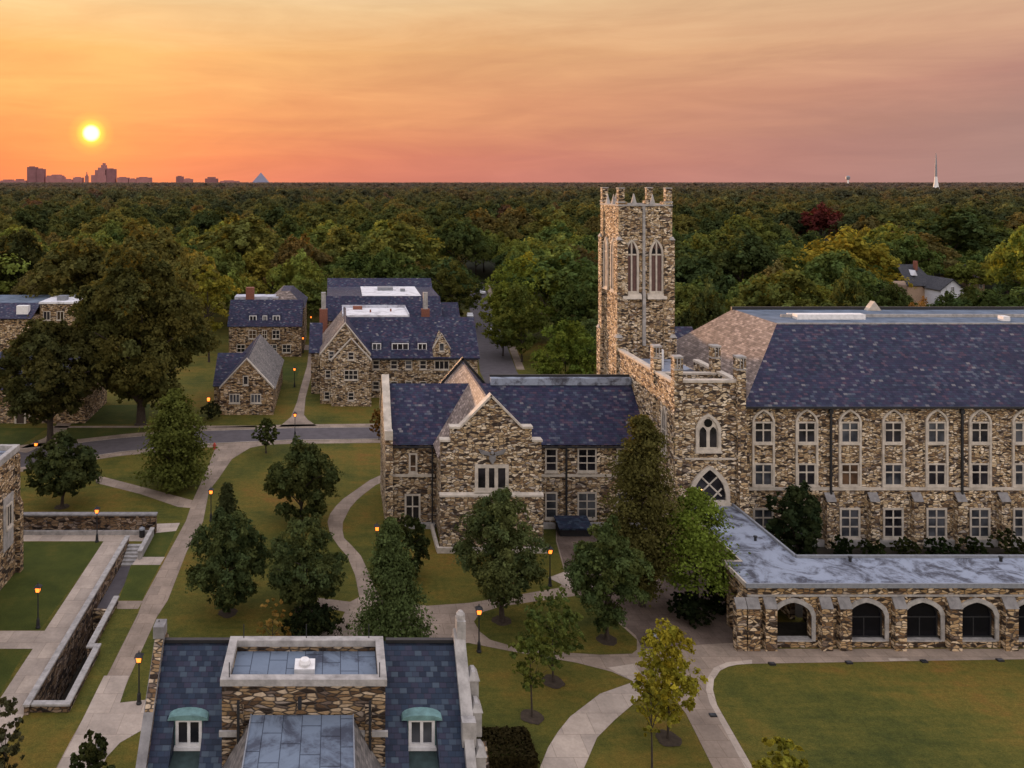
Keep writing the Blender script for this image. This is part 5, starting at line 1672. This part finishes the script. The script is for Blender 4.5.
# ------------------------------------------------------------------ court walls, stairs
rw_ = thing('retaining_wall', 'long dark stone wall with pale cap between two lawns', 'wall', (-27, 86.4, 0))
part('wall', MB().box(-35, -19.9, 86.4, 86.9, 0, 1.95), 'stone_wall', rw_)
part('coping', MB().box(-35.1, -19.8, 86.3, 87.0, 1.95, 2.12), 'cap_stone', rw_)
part('footing', MB().box(-35, -20.3, 86.05, 86.398, 0, .42), 'lime_grey', rw_)
tw = thing('trench_wall', 'long low stone parapet wall edging the sunken areaway', 'wall', (-22.4, 70, 0))
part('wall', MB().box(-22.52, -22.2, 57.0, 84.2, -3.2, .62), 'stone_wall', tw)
part('coping', MB().box(-22.6, -22.12, 56.95, 84.25, .62, .78), 'lime_grey', tw)
ta = thing('areaway_wall', 'stepped low stone parapet around the dark end of the areaway', 'wall', (-20, 62, 0))
part('wall', MB().box(-20.35, -20.0, 64.75, 72.2, -3.2, .5).box(-20.35, -19.4, 64.4, 64.749, -3.2, .5).box(-19.75, -19.4, 57.3, 64.399, -3.2, .5).box(-22.199, -19.751, 57.3, 57.6, -3.2, .5), 'stone_wall', ta)
part('coping', MB().box(-20.42, -19.93, 64.8, 72.25, .5, .64).box(-20.42, -19.33, 64.33, 64.8, .5, .64).box(-19.82, -19.33, 57.68, 64.33, .5, .64).box(-22.1, -19.33, 57.2, 57.68, .5, .64), 'lime_grey', ta)
structure('areaway_floor', MB().box(-22.2, -19.75, 57.6, 72.0, -3.3, -3.2), 'soil')
structure('sunken_walk', MB().box(-22.19, -20.36, 72.2, 81.0, -1.1, -.9), 'asphalt')
single('bulkhead_wall', MB().box(-22.19, -20.36, 71.9, 72.198, -3.2, -.5), 'stone_dark', 'short stone cross wall inside the sunken areaway', 'wall')
sm_ = MB()
for i in range(6):
    sm_.box(-22.19, -20.36, 81.0 + i * .5, 81.5 + i * .5, -1.1, -.9 + (i + 1) * .15)
single('stone_stairs', sm_, 'lime_grey', 'short stone stairs leading down beside the parapet wall', 'stairs')
single('stair_wall', MB().box(-20.34, -20.0, 80.5, 86.0, -1.1, .75).box(-20.4, -19.94, 80.45, 86.04, .75, .88), 'lime_grey', 'low grey stone side wall of the short stairs', 'wall')


# clipped hedge beside the near hall
def hedge(name, label, x0, x1, y0, y1, h, color, seed):
    rng = np.random.default_rng(seed)
    n = 5200
    P = np.stack([rng.uniform(x0, x1, n), rng.uniform(y0, y1, n), rng.uniform(0, h, n)], 1)
    face = rng.integers(0, 5, n)
    N = np.zeros((n, 3))
    for i, (ax, val, nv) in enumerate(((2, h, (0, 0, 1)), (0, x0, (-1, 0, 0)), (0, x1, (1, 0, 0)), (1, y0, (0, -1, 0)), (1, y1, (0, 1, 0)))):
        mk_ = face == i
        P[mk_, ax] = val + rng.normal(0, .07, mk_.sum())
        N[mk_] = nv
    T = np.ones((n, 3)) * rng.uniform(.6, 1.35, (n, 1))
    o = bpy.data.objects.new(name, leaf_mesh(name, P, N, .2, T, rng))
    link(o); o.color = (*color, 1)
    return tag(o, label, 'hedge')


hx0, hy0 = G(487, 775); hx1, _ = G(537, 775)
hedge('clipped_hedge', 'dark clipped box hedge beside the near hall end', hx0, hx1, 51.4, 54.2, 1.0, (.030, .024, .010), 90)

# ------------------------------------------------------------------ lamp posts
def lamp_meshes(h):
    post = MB().lathe([(.20, 0), (.20, .12), (.15, .2), (.13, .75), (.075, .85), (.058, 1.0), (.045, h - .85), (.09, h - .8), (.06, h - .72)], 10)
    lan = MB().frustum(-.13, .13, -.13, .13, h - .66, h - .25, -.06)
    cap = MB().frustum(-.30, .30, -.30, .30, h - .248, h - .05, .2).lathe([(.07, h - .05), (.03, h + .05), (.045, h + .1), (.01, h + .16)], 8)
    for sx_ in (-1, 1):
        for sy_ in (-1, 1):
            cap.tube([(sx_ * .17, sy_ * .17, h - .72), (sx_ * .24, sy_ * .24, h - .25)], .018, 4)
    return post.mesh('post', M['dark_metal']), lan.mesh('lantern', M['lantern']), cap.mesh('cap', M['dark_metal']), MB().lathe([(.02, h - .62), (.085, h - .55), (.085, h - .42), (.02, h - .34)], 8).mesh('bulb', M['bulb'])


LM = lamp_meshes(3.75)
for u, v, lab in [(38, 628, 'lit lantern lamp post on the green court lawn'), (97, 542, 'lit lamp post at the corner of the long court wall'), (211, 521, 'lit lamp post where the diagonal path meets the main walk'),
                  (139, 704, 'lit lamp post beside the end wall of the near hall'), (479, 652, 'lit lamp post at the tip of the island lawn'), (550, 586, 'lit lamp post by the side entrance walk'),
                  (377, 561, 'lit lamp post half hidden by the pointed conifer near the hall corner'), (295, 437, 'lamp post at the kerb opposite the dormitory path'), (294.5, 387, 'lamp post beside the round lawn near the cottage'),
                  (303, 353, 'small distant lamp between the two dormitories'), (311, 330, 'most distant lamp behind the dormitory chimney'), (36, 469, 'lamp behind the dark building edge by the road'), (162, 434, 'lamp across the road under the huge oak')]:
    x, y = G(u, v)
    t = thing('lamp_post', lab, 'lamp post', (x, y, 0), 'lantern lamp posts along the paths')
    for nm, me_ in (('post', LM[0]), ('lantern', LM[1]), ('cap', LM[2])):
        o = bpy.data.objects.new(nm, me_)
        COL.objects.link(o); o.parent = t
        if nm == 'lantern':
            b_ = bpy.data.objects.new('bulb', LM[3]); COL.objects.link(b_); b_.parent = o
wl_ = thing('wall_lamp', 'glowing lamp on a short bracket beside the cottage', 'lamp', (*G(208.5, 417), 0))
part('bracket', MB().box(-.06, .06, -.06, .06, 0, 2.6), 'dark_metal', wl_, WL[wl_.name])
part('lantern', MB().frustum(-.17, .17, -.17, .17, 2.6, 3.05, -.04), 'lantern', wl_, WL[wl_.name])

# small street furniture
for u, v, lab in [(142, 537, 'black litter bin at the top of the short stairs'), (102, 757, 'black litter bin on the walk near the bottom edge'), (653, 646, 'dark litter bin beside the yellow tree path')]:
    x, y = G(u, v)
    t = thing('litter_bin', lab, 'litter bin', (x, y, 0), 'litter bins on the paths')
    part('body', MB().lathe([(.26, 0), (.30, .1), (.30, .8), (.32, .82)], 12), 'dark_metal', t, WL[t.name])
    part('lid', MB().lathe([(.34, .82), (.30, .95), (.12, 1.08), (.03, 1.1)], 12), 'grey_metal', t, WL[t.name])
x, y = G(214.6, 449)
t = thing('fire_hydrant', 'small dull red hydrant at the road corner', 'hydrant', (x, y, 0))
part('body', MB().lathe([(.22, 0), (.22, .08), (.15, .12), (.15, .62), (.2, .64), (.2, .7), (.13, .82), (.05, .92)], 10), 'red', t, WL[t.name])
part('outlet', MB().tube([(-.28, 0, .48), (.28, 0, .48)], .08, 8).tube([(0, -.26, .42), (0, 0, .42)], .1, 8), 'red', t, WL[t.name])
x, y = G(198, 545)
t = thing('path_bollard', 'short dark bollard beside the main walk', 'bollard', (x, y, 0))
part('post', MB().lathe([(.13, 0), (.13, .06), (.08, .1), (.08, .9), (.11, .92), (.09, 1.0), (.02, 1.05)], 10), 'dark_metal', t, WL[t.name])
part('collar', MB().lathe([(.10, .7), (.12, .72), (.12, .78), (.10, .8)], 10), 'grey_metal', t, WL[t.name])
for u, v in ((772, 664.5), (849, 663.2), (924, 662), (1000, 660.8), (713, 716)):
    x, y = G(u, v)
    t = thing('ground_light', 'small dark uplight box sunk at the lawn edge', 'ground light', (x, y, 0), 'uplights along the lawn edge')
    part('housing', MB().box(-.24, .24, -.16, .16, 0, .12), 'dark_metal', t, WL[t.name])
    part('lens', MB().box(-.18, .18, -.11, .11, .121, .14), 'glass_pale', t, WL[t.name])
for u, v in ((502, 621), (607, 640), (553, 682), (532, 717), (668, 739), (228, 613), (175, 489), (62, 507), (304, 611), (141, 424)):
    x, y = G(u, v)
    ring_ = [(x + .85 * math.cos(a_ * math.pi / 10) * random.uniform(.88, 1.1), y + .85 * math.sin(a_ * math.pi / 10) * random.uniform(.88, 1.1)) for a_ in range(20)]
    flat_structure('mulch_ground', ring_, .037, 'mulch')


def car(label, x, y, rz, mat):
    t = thing('parked_car', label, 'car', (x, y, 0), 'cars on the street', rz)
    def p(name, mb, m, par=t):
        o = bpy.data.objects.new(name, mb.mesh(name, M[m])); COL.objects.link(o); o.parent = par
        return o
    p('body', MB().prism([(-2.2, .35), (2.2, .35), (2.25, .75), (1.5, .95), (.9, 1.0), (-1.9, 1.02), (-2.25, .9)], 'x', -.88, .88).prism([(-1.85, 1.0), (1.0, .99), (.35, 1.45), (-1.3, 1.48)], 'x', -.72, .72), mat)
    p('side_glass', MB().prism([(-1.6, 1.05), (.75, 1.05), (.28, 1.38), (-1.2, 1.4)], 'x', -.735, .735), 'glass')
    p('windscreen', MB().slab([(-.62, 1.0, 1.02), (.62, 1.0, 1.02), (.62, .42, 1.43), (-.62, .42, 1.43)], -.02), 'glass')
    for sx_ in (-1, 1):
        for yy in (-1.35, 1.4):
            p('wheel', MB().tube([(sx_ * .7, yy, .33), (sx_ * .92, yy, .33)], .33, 14), 'rubber')
    for sx_ in (-1, 1):
        p('headlight', MB().box(sx_ * .65 - .15, sx_ * .65 + .15, 2.2, 2.27, .62, .76), 'white_paint')


for u, v, m_, lab in ((470, 318, 'car_white', 'white car on the street beside the dormitory end'), (482.5, 294, 'car_white', 'pale car far up the tree lined street'), (491, 333, 'car_white', 'light car half hidden under the low street tree'), (475, 290, 'car_dark', 'dark car furthest up the street')):
    x, y = G(u, v)
    car(lab, x, y, R(-8), m_)

# ------------------------------------------------------------------ houses in the woods
def house(label, u, y, wd, dp, ze_, zr_, wall, roofm, axis='y', name='wooden_house'):
    x = (u - CX) * y / F
    t = thing(name, label, 'house', (x, y, 0))
    part('wall', gable_prism(x - wd / 2, x + wd / 2, y, y + dp, ze_, zr_, axis), wall, t)
    part('roof', gable_roof(x - wd / 2 - .2, x + wd / 2 + .2, y - .5, y + dp + .3, ze_, zr_, axis, .4), roofm, t)
    window(t, x, y, ze_ - .4, 1.0, 1.3, cols=2, rows=(.5,), fw=.12, mw=.08, frame='white_paint')
    for dx_ in (-wd * .28, wd * .28):
        window(t, x + dx_, y, ze_ - 3.3, 1.1, 1.5, cols=2, rows=(.5,), fw=.12, mw=.08, frame='white_paint')
    return t, x


h1, hxx = house('white gabled house with grey roof among the dark trees', 952.5, 236, 6.8, 12, 6.2, 9.2, 'siding', 'shingle')
part('side_roof', MB().slab([(hxx - 9.0, 242, 6.6), (hxx + .5, 242, 6.6), (hxx - 1.5, 249, 12.4), (hxx - 7.5, 249, 12.4)], .2), 'shingle', h1)
part('side_wall', MB().box(hxx - 8.6, hxx + .2, 242.6, 255, 0, 6.5), 'tan_siding', h1)
part('dormer', MB().prism([(hxx - 5.6, 9.4), (hxx - 4.2, 9.4), (hxx - 4.9, 11.0)], 'y', 244.5, 247.5), 'siding', h1)
part('chimney', MB().box(hxx - 3.1, hxx - 2.3, 247, 248, 10, 13.6), 'brick', h1)
house('tan gabled house with dark roof beside the white one', 976, 262, 5.6, 12, 6.6, 10.4, 'tan_siding', 'shingle')
house('pale house end glimpsed past the church tower', 683, 300, 5, 8, 4, 9, 'siding', 'shingle')
house('white walled house low among trees by the city side woods', 28, 560, 14, 10, 6, 12.5, 'siding', 'white_roof', 'x')
house('second white roofed house deep in the dusky woods', 56, 600, 14, 10, 6, 12, 'siding', 'white_roof', 'x')

# ------------------------------------------------------------------ city skyline
YS = 6000.0
ss = YS / F


def tower_block(u0, u1, vt, label, mat='city', steps=(), name='city_tower'):
    a_, b_ = (u0 - CX) * ss, (u1 - CX) * ss
    t = thing(name, label, 'building', ((a_ + b_) / 2, YS, 0), 'downtown buildings on the horizon')
    top = H + (CY - vt) * ss
    part('wall', MB().box(a_, b_, YS, YS + (b_ - a_) * .7, 0, top), mat, t)
    r_ = MB()
    for k_, (f0, f1, vv) in enumerate(steps):
        r_.box(a_ + (b_ - a_) * f0, a_ + (b_ - a_) * f1, YS + 3 + k_, YS + (b_ - a_) * .6 - k_, top - .5, H + (CY - vv) * ss)
    if not steps:
        r_.box(a_ + (b_ - a_) * .2, a_ + (b_ - a_) * .7, YS + 4, YS + (b_ - a_) * .5, top - .5, top + 5)
    part('rooftop', r_, mat, t)


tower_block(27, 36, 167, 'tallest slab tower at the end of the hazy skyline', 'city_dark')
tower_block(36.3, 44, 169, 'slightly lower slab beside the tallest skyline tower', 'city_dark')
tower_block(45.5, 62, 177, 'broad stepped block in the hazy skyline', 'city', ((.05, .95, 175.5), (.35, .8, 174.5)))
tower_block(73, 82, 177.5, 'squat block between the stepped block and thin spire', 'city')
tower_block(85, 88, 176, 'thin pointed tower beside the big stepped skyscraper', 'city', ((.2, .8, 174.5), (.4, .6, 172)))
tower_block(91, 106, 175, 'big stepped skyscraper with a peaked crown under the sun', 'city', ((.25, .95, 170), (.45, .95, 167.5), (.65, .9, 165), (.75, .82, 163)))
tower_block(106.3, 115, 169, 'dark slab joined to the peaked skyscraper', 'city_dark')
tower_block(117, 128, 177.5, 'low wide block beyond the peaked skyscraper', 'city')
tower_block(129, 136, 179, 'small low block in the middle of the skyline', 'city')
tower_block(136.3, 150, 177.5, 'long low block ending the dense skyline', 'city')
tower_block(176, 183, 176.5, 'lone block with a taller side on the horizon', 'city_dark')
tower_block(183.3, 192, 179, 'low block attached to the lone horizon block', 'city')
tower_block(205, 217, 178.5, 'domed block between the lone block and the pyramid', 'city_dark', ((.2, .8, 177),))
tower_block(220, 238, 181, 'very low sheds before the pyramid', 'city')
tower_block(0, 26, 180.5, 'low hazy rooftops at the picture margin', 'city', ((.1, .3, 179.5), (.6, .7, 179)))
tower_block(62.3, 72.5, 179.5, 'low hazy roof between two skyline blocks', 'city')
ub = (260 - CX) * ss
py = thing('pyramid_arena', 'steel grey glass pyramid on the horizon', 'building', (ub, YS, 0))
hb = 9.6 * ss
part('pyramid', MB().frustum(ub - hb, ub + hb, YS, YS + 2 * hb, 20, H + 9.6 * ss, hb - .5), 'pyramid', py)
part('base', MB().box(ub - hb * 1.05, ub + hb * 1.05, YS - 2, YS + 2 * hb + 2, 0, 20), 'city', py)
ys = 1500.0
sx1 = (936 - CX) * ys / F
sp_ = thing('spire_mast', 'slender white spire with a flared base above the woods', 'tower', (sx1, ys, 0))
s1 = ys / F
part('base', MB().lathe([(9, 0), (9, 18), (6.5, 23), (4.2, 30), (2.8, 40), (2.0, 48)], 8, (sx1, ys, 0)), 'white_paint', sp_)
part('shaft', MB().lathe([(2.0, 48), (1.5, 70), (.8, 86), (.3, 93)], 8, (sx1, ys, 0)), 'grey_metal', sp_)
yw = 3000.0
wx_ = (848 - CX) * yw / F
wt = thing('water_tower', 'distant pale water tower on the horizon', 'tower', (wx_, yw, 0))
part('stem', MB().lathe([(5, 0), (3, 20), (3, 46)], 8, (wx_, yw, 0)), 'white_paint', wt)
part('tank', MB().lathe([(3, 46), (7, 50), (7, 58), (2, 62)], 12, (wx_, yw, 0)), 'grey_metal', wt)
for u, lab in ((918, 'flat pale shed roof near the white spire'), (956, 'second pale shed beyond the white spire')):
    xx = (u - CX) * 2400 / F
    t = thing('distant_shed', lab, 'shed', (xx, 2400, 0))
    part('wall', MB().box(xx - 14, xx + 14, 2400, 2430, 0, 22), 'white_paint', t)
    part('roof', MB().box(xx - 15, xx + 15, 2399, 2431, 22, 24), 'pale_roof', t)
